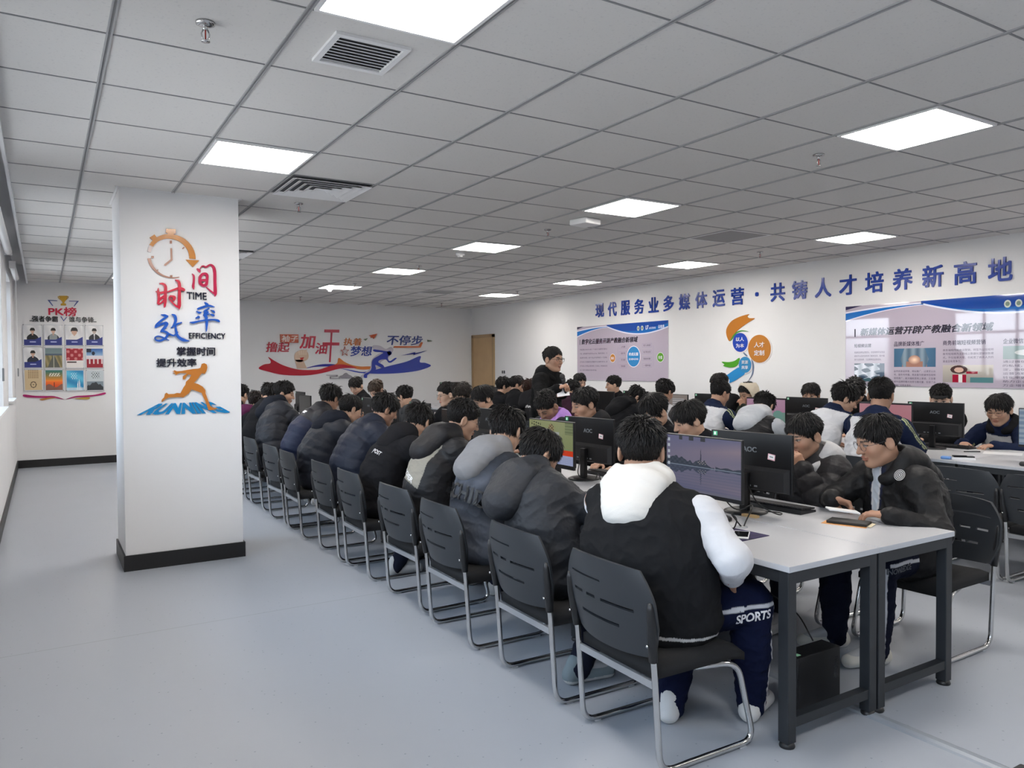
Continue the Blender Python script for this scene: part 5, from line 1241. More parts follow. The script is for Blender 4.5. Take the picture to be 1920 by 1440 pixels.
    for (a, kn, an, toe) in LG:
        fb.cap(a, kn, .068, .050, .03); fb.cap(kn, an, .048, .034, .03); fb.cap(an, toe, .034, .026, .02)
    V, F_ = fb.mesh(); L = ((V-hc)@M)/hs
    base = np.array(SKINS[skin]); col = skin_color(L, base, 1 if pitch >= 18 else 0)
    far = np.linalg.norm(L, axis=1) > .17; col[far] = base*np.array((1.0, .93, .90))
    col[V[:, 2] < .20] = (.40, .40, .41)                            # socks
    quick_mesh('body', V, F_, M_SKIN, root, col)
    # ---- jacket
    inf = .018+(.014 if w['puff'] else 0); am = w['puff']; fj = Field(lo-.13, hi+.13, (.0059, .0084, .0115)[q-1])
    js = [(.170, .140), (.168, .138), (.170, .138), (.175, .128), (.150, .105), (.082, .075)]; js = [((a+inf)*(1+(bulk-1)*f_), (b+inf)*(1+(bulk-1)*f_*.7)) for (a, b), f_ in zip(js, (1, 1, 1, .85, .28, .0))]
    fj.ell(S0+np.array((0, .0, -.015)), ((.175+inf)*bulk, .150+inf, .10), k=.04)
    tl = 0
    for i in range(5):
        fj.flatcap(P[i], P[i+1], js[i], js[i+1], bx, .035, am, .085, tl); tl += np.linalg.norm(P[i+1]-P[i])
    fs_ = Field(lo-.13, hi+.13, (.0059, .0084, .0115)[q-1]) if w['sleeves'] is not None else fj
    for (sh, el, wr, sgn) in arms:
        fj.cap(N-up*.050, sh if fs_ is fj else N-up*.05+(sh-N+up*.05)*.88, .060+inf*.7, .060+inf*.6, .05)
        sh_ = sh+(el-sh)*(.16 if fs_ is not fj else 0); fs_.cap(sh_, sh_+(el-sh)*.1, .064+inf, .062+inf, .045)
        fs_.puffcap(sh_, el, .058+inf, .050+inf, am, .085, .035); wc = wr-nrm(wr-el)*.012
        fs_.puffcap(el, wc, .049+inf, .033+inf*.75, am, .085, .025, .04); fs_.cap(wc-nrm(wr-el)*.02, wc, .036+inf*.5, .033+inf*.4, .008)
    # collar ring
    def ring(fd, r0, rx, ry, zb, zf, t0=180, n=16, k=.02, off=(0, 0)):
        A = np.radians(np.linspace(-t0, t0, n)); pr = None
        for a in A:
            c = N+bx*rx*math.sin(a)+fwd*(off[1]-ry*math.cos(a)+.012)+up*(zb+(zf-zb)*(1-math.cos(a))/2)
            if pr is not None: fd.cap(pr, c, r0(a) if callable(r0) else r0, None, k)
            pr = c
    if w['collar']: ring(fj, .020+inf*.25, .066*hs, .066*hs, .028*w['collar']/.6, -.030, 165, 14)
    if w['hood'] is not None and not isinstance(w['hood'], (tuple, list)): hoodcol = w['col']
    else: hoodcol = w['hood']
    def hang(fd, s):
        nonlocal up, fwd
        u0_, f0_ = up, fwd; up = nrm(up*.5+np.array((0, 0, .6))); fwd = np.cross(up, bx); fwd = fwd if fwd[1] > 0 else -fwd
        ring(fd, lambda a: .024+.010*(.5+.5*math.cos(a)), .100*s**.5+(.014 if w['puff'] else 0), .094*s**.5+(.014 if w['puff'] else 0), .040, -.040, 150, 16, .04)
        th = (.012 if w['puff'] else 0)+w.get('hoodout', 0)
        fd.flatcap(N+up*.060-fwd*.015, N-fwd*(.142*s+th)-up*(.080*s), (.122*s**.6+th, .075), (.100*s, .060*s), bx, .05)
        fd.flatcap(N-fwd*(.085*s+th)+up*.02, N-fwd*(.146*s+th)-up*(.10*s), (.128*s, .06), (.085*s, .055*s), bx, .05)
        fd.ell(nb+(H_((0, 0, 0))-nb)*.35-fwd*.008, (.080*hs, .086*hs, .105), np.stack([bx, fwd, up], 1), .012, 1)
        up, fwd = u0_, f0_
    jc = lambda c: np.array(c)
    def finish(fd, name, colr, m, seed, amp, wl, fn=None):
        V, F_ = fd.mesh()
        if len(V) == 0: return None
        V = relax(V, F_, 1, .4); n_ = vnormals(V, F_); V = V+n_*(wrinkle(V, seed, amp*.85, wl)+wrinkle(V, seed+50, amp*.3, wl*.4))[:, None]
        c = np.tile(jc(colr), (len(V), 1))
        if fn is not None: c = fn(V, c, dict(N=N, up=up, fwd=fwd, bx=bx, P=P, arms=arms))
        return quick_mesh(name, V, F_, m, root, c)
    clm = M_NYL if (w['shell'] or w['puff']) else M_FAB
    jk = finish(fj, 'jacket', w['col'], clm, seed, .0055 if not am else .004, .11, w['fn'])
    if w['sleeves'] is not None: finish(fs_, 'sleeves', w['sleeves'], clm, seed+1, .0035, .10, w['stripe'])
    if w['hood'] is not None:
        fh_ = Field(N-.34, N+.28, (.0059, .0084, .0115)[q-1])
        if w['hood'] == 'up' or w.get('up'):
            fh_.put(lambda p: d_ell(tuple((p[0]-f32(hc[0]))*f32(M[0, i])+(p[1]-f32(hc[1]))*f32(M[1, i])+(p[2]-f32(hc[2]))*f32(M[2, i]) for i in range(3)), (0, -.028, .025), (.122, .140, .155)), hc-.17, hc+.17, .02)
            ring(fh_, .045, .075, .07, .02, -.03, 170, 14, .03)
            fh_.put(lambda p: d_ell(tuple((p[0]-f32(hc[0]))*f32(M[0, i])+(p[1]-f32(hc[1]))*f32(M[1, i])+(p[2]-f32(hc[2]))*f32(M[2, i]) for i in range(3)), (0, .05, .005), (.100, .145, .132)), hc-.17, hc+.17, .01, 1)
        else: hang(fh_, w['hoodsize'])
        finish(fh_, 'hood', hoodcol, M_NYL if w['shell'] else M_FAB, seed+2, .0028, .11, w.get('hoodfn'))
    if w['inner'] is not None:
        fi = Field(N-.22, N+.2, (.005, .007, .010)[q-1]); ring(fi, .019, .062*hs, .062*hs, .022, -.034, 178, 18)
        fi.flatcap(N+fwd*.075-up*.05, N+fwd*.115-up*.17, (.035, .02), (.03, .015), bx, .02); finish(fi, 'inner_collar', w['inner'], M_FAB, seed+3, .002, .05)
    # ---- trousers and shoes
    ft = Field(lo-.06, hi+.06, (.0055 if w.get('pfn') else .009, .010, .014)[q-1])
    ft.ell(S0+np.array((0, .0, -.02)), (.165*bulk, .135, .095), k=.04)
    for i, (a, kn, an, toe) in enumerate(LG):
        an2 = an+np.array((0, 0, -.035)); lb = bulk**.55; ft.cap(a, kn, .092*lb, .070*lb, .04); ft.cap(kn, kn+(an2-kn)*.5, .069*lb, .066*lb, .03); ft.cap(kn+(an2-kn)*.5, an2, .064*lb, .058, .02)
    finish(ft, 'trousers', w['pants'], M_FAB, seed+5, .006, .09, w.get('pfn'))
    for (a, kn, an, toe) in LG:
        fo = Field(np.minimum(an, toe)-.09, np.maximum(an, toe)+.09, .0065 if q == 1 else .010); g = np.array((0, 0, 1.))
        heel = np.array((an[0], an[1]-.035, .045)); tip = np.array((toe[0], toe[1], .036)); fo.cap(heel, tip, .042, .036, .02); fo.cap(an+np.array((0, -.01, .0)), heel, .044, .042, .02)
        sl, p = fo.blk(fo.lo, fo.lo+fo.h*fo.n); fo.d[sl] = np.maximum(fo.d[sl], .004-p[2])
        V, F_ = fo.mesh(); c = np.tile(np.array(w['shoe']), (len(V), 1)); c[V[:, 2] < .028] = (.62, .62, .60); quick_mesh('shoe', V, F_, M_FAB, root, c)
    # ---- hair
    hv, hf, ht = hair_parts(hair, seed+11, q); o = quick_mesh('hair', hc+(hv*hs)@M.T, hf, M_HAIR, root, np.array(hcol)[None, :]*ht[:, None])
    if hatcol is not None:
        fc = Field(hc-.2, hc+.2, .006)
        T_ = lambda p: tuple((p[0]-f32(hc[0]))*f32(M[0, i])+(p[1]-f32(hc[1]))*f32(M[1, i])+(p[2]-f32(hc[2]))*f32(M[2, i]) for i in range(3))
        fc.put(lambda p: np.maximum(d_ell(T_(p), (0, -.012, .045), (.094, .114, .100)), .052-T_(p)[2]), hc-.2, hc+.2, .01)
        fc.put(lambda p: d_ell(T_(p), (0, .10, .058), (.078, .085, .010)), hc-.2, hc+.2, .01)
        V, F_ = fc.mesh(); quick_mesh('cap', V, F_, M_FAB, root, np.tile(np.array(hatcol), (len(V), 1)))
    if glasses:
        g = MB(); rw, rh, ey = {'round': (.023, .021, .0985), 'square': (.026, .017, .0985)}[glasses['kind']]; th = glasses.get('t', .0013)
        sq = 1 if glasses['kind'] == 'round' else .45
        for s in (-1, 1):
            pth = [H_((s*.0325+rw*np.sign(math.cos(t))*abs(math.cos(t))**sq, ey-.004*abs(math.cos(t)) if s*math.cos(t) > 0 else ey, .0+rh*np.sign(math.sin(t))*abs(math.sin(t))**sq)) for t in np.linspace(0, 2*math.pi, 25)[:-1]]
            g.tube(pth, th, 6, closed=True)
            g.tube([H_((s*(.0325+rw), ey-.004, .005)), H_((s*.075, .075, .006)), H_((s*.083, -.005, .008)), H_((s*.082, -.03, -.01))], th*.9, 6)
        g.tube([H_((-.0095, ey, .003)), H_((0, ey+.003, .006)), H_((.0095, ey, .003))], th, 6)
        g.build('glasses', mat('frame_'+glasses['c'], glasses['c'], .3, metal=.4 if th < .0014 else 0), root, True)
    root['_'] = 1; del root['_']
    return root, jk, dict(N=N, up=up, fwd=fwd, bx=bx, P=P, arms=arms, loc=loc, hc=hc, LG=LG)
def print_on(ob, txt, origin, u, v, size, color, parent, bold=.02, name='print', depth=.003):
    """letters wrapped onto a garment: origin/u/v in the garment's own frame, pressed along u x v"""
    bv = BVHTree.FromPolygons([x.co for x in ob.data.vertices], [tuple(p.vertices) for p in ob.data.polygons])
    u, v = nrm(u), nrm(v); n = np.cross(u, v); tv, tf = text_geo(txt, bold, 0, 0); lo, hi = tv.min(0), tv.max(0); sc = size[1]/(hi[1]-lo[1]); wx = size[0]/(hi[0]-lo[0])
    me = bmesh.new(); vs = [me.verts.new((a, b, 0)) for a, b in tv[:, :2]]
    for f in tf:
        try: me.faces.new([vs[i] for i in f])
        except ValueError: pass
    bmesh.ops.triangulate(me, faces=me.faces[:]); bmesh.ops.subdivide_edges(me, edges=[e for e in me.edges if e.calc_length() > .25], cuts=2)
    out = []; 
    for x in me.verts:
        p = np.array(origin)+u*(x.co.x-(lo[0]+hi[0])/2)*wx+v*(x.co.y-(lo[1]+hi[1])/2)*sc; st = p+n*.5
        hit = bv.ray_cast(Vector(st), Vector(-n), 1.0); out.append(Vector(hit[0])+Vector(n)*depth if hit[0] is not None else Vector(p))
    me.verts.index_update(); mb = MB(); mb.col = color; mb.add(out, [[y.index for y in f.verts] for f in me.faces]); me.free()
    return mb.build(name, M_PRINT, parent)
# ================================================================== the people
GA = 'people seated at the rows of desks'
E_, W__ = (1, 0), (-1, 0)
def at(px, py, X): return onx(px, py, X)
WHT, NVY, MAR = (.62, .62, .64), (.012, .018, .045), (.085, .018, .055)
def tr(root): return [c for c in root.children if c.name.startswith('trousers')][0]
def part(root, n): return [c for c in root.children if c.name.split('.')[0] == n][0]
# ---- middle row, window side (backs to the camera)
def fn_rim(V, c, k):                      # white rib line round the hem
    h = V[:, 2]; c[(np.abs(h-.470+.02*np.sin(V[:, 0]*4)) < .007)] = (.55, .55, .55); return c
def fn_stripe(V, c, k):                   # white side stripe of the track trousers
    for (a, kn, an, toe) in k['LG']:
        s = 1 if a[0] > 0 else -1
        th = (V[:, 1] < kn[1]+.0) & (V[:, 2] > kn[2]-.07)
        lat = (V[:, 0]-np.interp(V[:, 1], [a[1], kn[1]], [a[0], kn[0]]))*s
        zc = V[:, 2]-np.interp(V[:, 1], [a[1], kn[1]], [a[2], kn[2]])
        c[th & (lat > .02) & (np.abs(zc-.012) < .0085)] = (.55, .56, .60)
        sh = (V[:, 2] <= kn[2]-.0) & (V[:, 0]*s > kn[0]*s+.02) & (np.abs(V[:, 1]-kn[1]-.02) < .009); c[sh] = (.55, .56, .60)
    return c
LGX = {}
def stripe_for(legs, hz=.51):
    L = []
    for sgn in (-1, 1):
        lg = legs[sgn]; L.append((np.array((sgn*.092, .01, hz)), np.array((sgn*lg[0], lg[1], .515)), np.array((sgn*lg[0], lg[1]+lg[2], .1)), None))
    return lambda V, c, k: fn_stripe(V, c, dict(LG=L))
LA1 = {-1: (-.04, .38, -.26), 1: (.34, .28, .02)}
r, jk, I = person('person in a black and white varsity jacket with a white hood, nearest the camera', at(1203, 846, 2.25), (2.18, 2.42), (.88, .47), -172, 8, 0,
    hands=[(2.62, 2.66, .79), (2.43, 2.21, .66)], hpose=[{'pole': (-.3, -.1, -1)}, {'pole': (.55, -.35, -.5), 'curl': .8, 'd': (.4, .4, -.6), 'n': (-.5, .5, -.3)}],
    wear=dict(col=(.013, .0135, .015), sleeves=(.55, .56, .59), hood=(.62, .61, .585), hoodsize=1.08, hoodout=.02, pants=(.006, .009, .030), shoe=(.62, .62, .62), pfn=stripe_for(LA1), fn=fn_rim), hair='spiky', skin='b', q=1, bulk=1.5, legs=LA1, seed=3, hs=1.12, group=GA)
pt_ = tr(r); print_on(pt_, 'SPORTS', (.385, .175, .485), (.71, .70, .06), (0, -.06, 1), (.17, .042), 'e8e8ec', r, .03)
wr = I['arms'][1][2]; el = I['arms'][1][1]; m = MB(); u = Vector(nrm(wr-el)); m.tube([Vector(wr)-u*.05, Vector(wr)-u*.02], .048, 14); m.build('cuff_patch', mat('cuff_red', '9c1420', .8), r, True)
LA2 = {-1: (.15, .36, .0), 1: (.15, .30, -.26)}
person('person in a charcoal hooded coat looking down, second from the camera', at(1012, 852, 2.24), (2.15, 3.12), E_, -122, 34, 0, hands=[(2.62, 3.40, .79), (2.62, 2.98, .79)],
    wear=dict(col=(.022, .024, .029), hood=True, hoodsize=1.35, shell=True, shoe=(.20, .24, .26)), hair='bowl', skin='a', q=1, legs=LA2, seed=7, bulk=1.05, hs=1.09, group=GA)
def fn_denim(V, c, k):
    h = (V-k['N'])@k['up']; t = np.clip(1-np.abs(h+.20)/.13, 0, 1)*(.75+.25*np.sin(V[:, 0]*60+np.sin(V[:, 2]*25)*2)); t2 = np.clip((-.34-h)/.08, 0, 1)
    return c*(1+3.0*t+3.0*t2)[:, None]
r, jk, I = person('person in a washed denim jacket with a grey fleece hood', at(950, 808, 2.36), (2.17, 3.86), E_, -152, 26, 0,
    wear=dict(col=(.026, .029, .036), hood=(.20, .20, .21), hoodsize=1.15, fn=fn_denim, shoe=(.50, .52, .54)), hair='mop', q=1, seed=9, hs=1.07, group=GA)
print_on(jk, 'ORCHID', I['N']-I['up']*.285-I['fwd']*.1, I['bx'], I['up'], (.42, .09), '0c0d10', r, .02, depth=.008)
def fn_beige(V, c, k):
    d = V-k['N']; h = d@k['up']; x = d[:, 0]; y = d@k['fwd']
    c[(x < .15) & (h < -.09) & (h > -.37-.3*np.clip(x, -.3, .15)+.25*np.clip(-x, 0, 1)*0) & (y < .03)] = (.24, .225, .19); return c
r, jk, I = person('person in thin glasses and a black jacket with a beige back panel', at(868, 787, 2.43), (2.17, 4.56), E_, -104, 20, 0,
    wear=dict(col=(.012, .012, .014), hood=True, hoodsize=1.2, shell=True, fn=fn_beige), hair='crop', skin='a', q=1, seed=12, bulk=1.02, glasses=dict(kind='round', c='6a6a70', t=.0010), group=GA)
print_on(jk, 'DISCOVER', I['N']-I['up']*.33-I['fwd']*.1-I['bx']*.06, I['bx']-I['up']*.35, I['up']+I['bx']*.35, (.26, .032), 'd8d8d8', r, .03)
r, jk, I = person('person in a black jacket with a white collar edge and small white print', at(785, 792, 2.47), (2.17, 5.40), E_, -148, 30, 0,
    wear=dict(col=(.013, .013, .015), hood=True, hoodsize=1.0, inner=(.55, .55, .55)), hair='mop', q=2, seed=15, bulk=1.0, legs={-1: (.15, .36, .0), 1: (.15, .30, -.26)}, group=GA)
print_on(jk, 'jPOST', I['N']-I['up']*.24-I['fwd']*.1+I['bx']*.08, I['bx'], I['up'], (.09, .04), 'cfcfcf', r, .02)
person('person in a navy quilted jacket without a hood', at(722, 768, 2.46), (2.17, 6.03), E_, -112, 24, 0, wear=dict(col=(.014, .018, .032), puff=.018, collar=1.0), hair='mop', skin='d', q=2, seed=18, bulk=.98, group=GA)
person('person in a dark hooded quilted jacket resting the chin on a hand', at(657, 767, 2.48), (2.17, 6.98), E_, -118, 20, 0, hands=[None, at(668, 795, 2.56)], wear=dict(col=(.013, .015, .022), puff=.018, hood=True, hoodsize=1.05), hair='fringe', q=2, seed=21, bulk=.98, hpose=[{}, {'d': (0, .2, 1), 'n': (0, -1, 0), 'curl': 1.0}], group=GA)
def fn_blue(V, c, k): c[(V-k['N'])@k['up'] < -.15] = (.006, .011, .036); return c
r, jk, I = person('person in a black and royal blue quilted jacket', at(620, 747, 2.50), (2.17, 7.60), E_, -136, 18, 0, wear=dict(col=(.014, .014, .018), puff=.017, fn=fn_blue, collar=.9), hair='mop', skin='d', q=2, seed=24, bulk=.95, group=GA)
print_on(jk, '▟▛', I['N']-I['up']*.10-I['fwd']*.1+I['bx']*.03, I['bx'], I['up'], (.07, .03), 'd8d8dc', r)
person('person in a black hooded quilted jacket with the face turned right', at(533, 738, 2.36), (2.17, 8.50), E_, -82, 14, 0, wear=dict(col=(.012, .014, .020), puff=.019, hood=True, hoodsize=1.15), hair='spiky', q=2, seed=27, bulk=1.02, group=GA)
person('person mostly hidden between two jackets, dark hair by the column', at(506, 740, 2.4), (2.17, 9.3), E_, -150, 25, 0, wear=dict(col=BLACK), hair='mop', q=3, seed=29, group=GA)
def fn_mar(V, c, k): h = (V-k['N'])@k['up']; c[(h < -.22) & (np.sin(V[:, 0]*160)*np.sin(V[:, 2]*160) > 0)] = MAR; return c
r, jk, I = person('person with a maroon hood over a black sweatshirt beside the column', at(482, 754, 2.34), (2.17, 10.05), E_, -130, 18, 0, wear=dict(col=BLACK, hood=MAR, hoodsize=1.1, fn=fn_mar), hair='mop', hcol=(.016, .011, .010), q=3, seed=31, group=GA)
print_on(jk, 'GOOD', I['N']-I['up']*.20-I['fwd']*.1+I['bx']*.0, I['bx'], I['up'], (.16, .05), 'd8d8d8', r)
person('person in dark clothes half hidden by the column', at(452, 740, 2.36), (2.17, 10.85), E_, -140, 18, 0, wear=dict(col=BLACK), hair='spiky', q=3, seed=33, group=GA)
# ---- middle row, aisle side (faces towards the windows)
LR1 = {-1: (.27, .30, .02), 1: (-.02, .40, .0)}
def fn_open(V, c, k):                     # parka open over a navy and pale school shirt
    d = V-k['N']; h = -d@k['up']; x = np.abs(d[:, 0]-.01); w_ = .062*(1-h/.34); m = (d@k['fwd'] > .02) & (d@k['fwd'] < .24) & (h > -.06) & (h < .34) & (x < w_)
    c[m] = (.012, .016, .040); c[m & (x < w_*.52)] = (.46, .51, .58); c[m & (np.abs(x-w_*.60) < .005)] = (.55, .55, .57); return c
hw_ = onz(1585, 950, .80)
r, jk, I = person('big person in thin glasses and a black parka with a round sleeve badge', at(1646, 826, 3.84), (4.02, 2.44), (-.9, .42), 60, 16, 0,
    hands=[tuple(onz(1664, 966, .785)), tuple(onz(1560, 934, .815))], hpose=[{'pole': (-.45, -.5, -.6), 'd': (-.3, .9, 0)}, {'d': (.62, -.70, -.30), 'n': (-.35, -.1, -.9), 'curl': .6, 'grip': .5, 'sc': 1.08, 'pole': (.8, .1, -.5)}],
    wear=dict(col=(.0105, .0105, .0115), hood=True, hoodsize=1.15, shell=True, collar=.15, fn=fn_open, pants=(.008, .010, .022), shoe=(.58, .57, .52), pfn=stripe_for(LR1)), hair='fringe', skin='b', q=1, bulk=1.32, hs=1.12, legs=LR1, seed=41, glasses=dict(kind='round', c='4a4a50', t=.0011), group=GA)
bv = BVHTree.FromPolygons([x.co for x in jk.data.vertices], [tuple(f.vertices) for f in jk.data.polygons])
lc = I['loc'](CAM); tgt = I['loc'](CAM+ray(1689, 892)); dr = nrm(tgt-lc); hit = bv.ray_cast(Vector(lc), Vector(dr)); tocam_l = -dr
if hit[0] is not None:
    n_ = (Vector(tocam_l)+Vector(hit[1])).normalized(); e1 = n_.cross(Vector((0, 0, 1))).normalized(); e2 = e1.cross(n_)
    bpl = Plane(hit[0], -e1, e2, n_); m = MB()
    def disc(c_, ra, rb, w): 
        m.col = c_; k = 28; vs = [bpl(ra*math.cos(2*math.pi*i/k), ra*math.sin(2*math.pi*i/k), w) for i in range(k)]+[bpl(rb*math.cos(2*math.pi*i/k), rb*math.sin(2*math.pi*i/k), w) for i in range(k)]
        m.add(vs, [(i, (i+1) % k, (i+1) % k+k, i+k) for i in range(k)])
    disc('1a1a1c', .031, .0, .010); disc('c8c8c8', .030, .027, .0115); disc('b0b0b0', .023, .018, .0115); disc('c8c8c8', .014, .010, .0115); disc('b8b8b8', .006, .0, .0115); m.build('sleeve_badge', M_PRINT, r)
print_on(tr(r), 'NOWLEDGE', (-.30, .24, .50), (.53, -.85, 0), (0, 0, 1), (.2, .03), '4a4f58', r)
wv = I['arms'][1][2]; ph = empty('phone', tuple(onz(1580, 957, .785)), .9, label='white edged phone held in the hand of the big person', cat='phone'); MB().box((0, 0, 0), (.075, .155, .009), Matrix.Rotation(.12, 3, 'X'), .003).build('body', M_WPH, ph); MB().box((0, 0, -.0055), (.066, .13, .001), Matrix.Rotation(.12, 3, 'X')).build('screen', M_SCRK, ph)
person('person with a grey hood holding a fist to the mouth', at(1508, 818, 3.92), (4.05, 3.08), W__, 42, 14, -4, hands=[tuple(at(1503, 880, 3.78)), (3.50, 3.35, .78)], hpose=[{'pole': (-.5, .3, -1), 'd': (-.3, .25, .9), 'n': (.4, .9, -.2), 'curl': 1.15, 'grip': .6}, {}],
    wear=dict(col=(.016, .015, .017), puff=.014, hood=(.42, .42, .43), hoodsize=1.15, shoe=(.60, .60, .60)), hair='fringe', skin='b', q=1, seed=44, hs=1.08, group=GA)
person('person with a straight fringe looking down, third behind the monitors', at(1292, 788, 3.86), (4.05, 3.88), W__, 66, 20, 0, wear=dict(col=BLACK), hair='bowl', skin='a', q=2, seed=47, hs=1.1, group=GA)
person('person with round glasses and a bowl fringe, head bent over a monitor', at(1226, 772, 4.0), (4.08, 4.56), W__, 52, 34, 0, wear=dict(col=BLACK), hair='bowl', skin='a', q=2, seed=50, hs=1.12, glasses=dict(kind='round', c='77777c', t=.0011), group=GA)
person('person in a dark hooded jacket with a tan neckline, profile to the left', at(1096, 758, 3.96), (4.06, 5.25), W__, 62, 14, 0, wear=dict(col=(.018, .018, .020), hood=True, inner=(.22, .16, .09)), hair='fringe', skin='b', q=2, seed=53, hs=1.15, group=GA)
person('person with a lilac hood looking down at the desk', at(1026, 762, 3.97), (4.06, 5.92), W__, 40, 42, 0, wear=dict(col=(.022, .023, .028), hood=(.36, .20, .52), hoodsize=1.1), hair='crop', skin='d', q=2, seed=56, hs=1.12, group=GA)
person('person with dark glasses and a black jacket edged in white, left of the speaker', at(905, 748, 3.9), (4.06, 6.85), W__, 60, 25, 0, wear=dict(col=BLACK, inner=(.5, .5, .5)), hair='bowl', skin='a', q=2, seed=59, hs=1.12, glasses=dict(kind='square', c='1a1a1c', t=.0018), group=GA)
person('person with curly hair and lowered eyes between two with glasses', at(866, 742, 3.98), (4.06, 7.55), W__, 15, 25, 0, wear=dict(col=(.05, .045, .035)), hair='mop', hcol=(.016, .012, .010), skin='a', q=2, seed=62, hs=1.1, group=GA)
person('person with square glasses and short hair in front of the far dark monitor', at(838, 740, 4.05), (4.1, 8.05), W__, 70, 10, 0, wear=dict(col=BLACK), hair='crop', skin='c', q=2, seed=63, hs=1.1, glasses=dict(kind='square', c='1a1a1c', t=.0016), group=GA)
person('person with spiky hair and the head lowered in the middle row', at(759, 744, 3.95), (4.06, 9.05), W__, 130, 20, 0, wear=dict(col=(.06, .062, .066), hood=True), hair='spiky', q=3, seed=65, group=GA)
person('person with light brown hair looking down, before the blue ribbon', at(706, 731, 3.95), (4.06, 10.0), W__, 45, 40, 0, wear=dict(col=(.40, .22, .22)), hair='fringe', hcol=(.05, .035, .026), skin='c', q=3, seed=68, hs=1.1, group=GA)
person('person in a black top reading a phone, under the mural cloud', at(668, 724, 4.0), (4.1, 10.9), W__, 35, 35, 0, wear=dict(col=BLACK), hair='fringe', skin='c', q=3, seed=70, hs=1.1, group=GA)
# ---- far row, aisle side (backs)
def fn_school(V, c, k):
    h = (V-k['N'])@k['up']; y = (V-k['N'])@k['fwd']; c[h > -.045+.10*np.clip(np.abs(V[:, 0])-.06, 0, 1)] = NVY; return c
def fn_str(V, c, k):
    for (sh, el, wr, sgn) in k['arms']:
        for d in (-.012, .012):
            m = (np.abs((V[:, 1]-np.interp(V[:, 2], [el[2], sh[2]], [el[1], sh[1]]))-d) < .004) & (V[:, 0]*sgn > sh[0]*sgn+.01) & (V[:, 2] > el[2]); c[m] = (.50, .55, .30)
    return c
SJ = dict(col=(.56, .57, .60), sleeves=NVY, fn=fn_school, stripe=fn_str, collar=.7)
person('person in a white and navy school jacket with cropped hair, back to the camera', at(1652, 742, 6.06), (5.93, 3.86), E_, -166, 12, 0, wear=SJ, hair='crop', skin='d', q=2, seed=73, bulk=1.15, hs=1.15, group=GA)
person('person in a white and navy school jacket with glasses, profile to the right', at(1584, 748, 6.38), (5.98, 4.50), E_, -108, 25, 0, wear=SJ, hair='mop', skin='a', q=2, seed=76, bulk=1.1, hs=1.12, glasses=dict(kind='square', c='1a1a1c', t=.0016), group=GA)
person('person bent low in a pale grey hooded vest over black', at(1432, 762, 6.22), (5.95, 5.14), E_, -160, 50, 0, wear=dict(col=(.012, .012, .014), hood=(.42, .44, .47), hoodsize=1.3, shell=True, sleeves=(.40, .42, .45)), hair='mop', q=2, seed=79, bulk=1.1, hs=1.08, group=GA)
person('person in a white and navy school jacket leaning to the right', at(1350, 738, 6.2), (5.96, 5.80), E_, -130, 20, 0, wear=SJ, hair='crop', skin='b', q=2, seed=82, bulk=1.1, hs=1.08, group=GA)
person('person in a white back jacket with grey sleeves below the wide poster corner', at(1246, 735, 6.1), (5.96, 6.5), E_, -140, 25, 0, wear=dict(col=(.50, .50, .52), sleeves=(.06, .055, .055)), hair='spiky', skin='d', q=3, seed=85, hs=1.1, group=GA)
person('person in a large black hooded coat, head resting on a hand', at(1192, 745, 6.25), (5.96, 7.2), E_, -110, 45, 0, hands=[None, tuple(at(1208, 758, 6.35))], hpose=[{}, {'d': (0, .1, 1), 'n': (0, -1, 0), 'curl': .9}], wear=dict(col=BLACK, hood=True, hoodsize=1.35), hair='mop', skin='c', q=3, seed=88, bulk=1.25, group=GA)
person('person with dark hair bent forward beside the paper of the speaker', at(1073, 732, 6.15), (5.96, 8.1), E_, -150, 30, 0, wear=dict(col=(.03, .012, .022)), hair='mop', q=3, seed=91, group=GA)
r, jk, I = person('person with brown hair and white print on a black jacket, left of the speaker', at(992, 730, 6.02), (5.96, 8.75), E_, -172, 10, 0, wear=dict(col=(.016, .016, .018), hood=True), hair='mop', hcol=(.030, .014, .010), q=3, seed=94, hs=1.1, group=GA)
print_on(jk, 'Heartbreak', I['N']-I['up']*.22-I['fwd']*.1, I['bx'], I['up'], (.30, .07), 'd8d8d8', r)
person('person in black looking right with hands raised, behind the brown haired one', at(970, 722, 6.12), (5.98, 9.5), E_, -95, 12, 0, wear=dict(col=BLACK), hair='fringe', q=3, seed=97, hs=1.1, group=GA)
person('person in black with short hair, far left in the far row', at(945, 725, 6.15), (5.98, 10.2), E_, -100, 12, 0, wear=dict(col=BLACK), hair='mop', q=3, seed=99, hs=1.15, group=GA)
# ---- far row, wall side (faces)
def fn_front(V, c, k):
    h = (V-k['N'])@k['up']; c[h > -.045] = NVY; return c
r, jk, I = person('person with glasses in an open navy and white jacket at the right picture edge', at(1873, 768, 7.78), (7.95, 3.80), W__, 22, 18, 0, wear=dict(col=(.50, .50, .50), sleeves=NVY, fn=fn_front, hood=BLACK, stripe=fn_str), hair='bowl', skin='a', q=2, seed=103, hs=1.2, glasses=dict(kind='square', c='3a3a3e', t=.0013), group=GA)
person('person in a black cap mostly hidden behind a monitor back', at(1764, 748, 7.85), (8.0, 4.48), W__, 5, 15, 0, wear=dict(col=BLACK), hair='crop', skin='c', q=2, seed=106, hs=1.15, hatcol=(.012, .012, .013), group=GA)
person('person with dark hair hidden behind the school jackets, head down', at(1603, 735, 7.8), (7.98, 5.25), W__, 10, 50, 0, wear=dict(col=BLACK), hair='mop', q=3, seed=109, hs=1.2, group=GA)
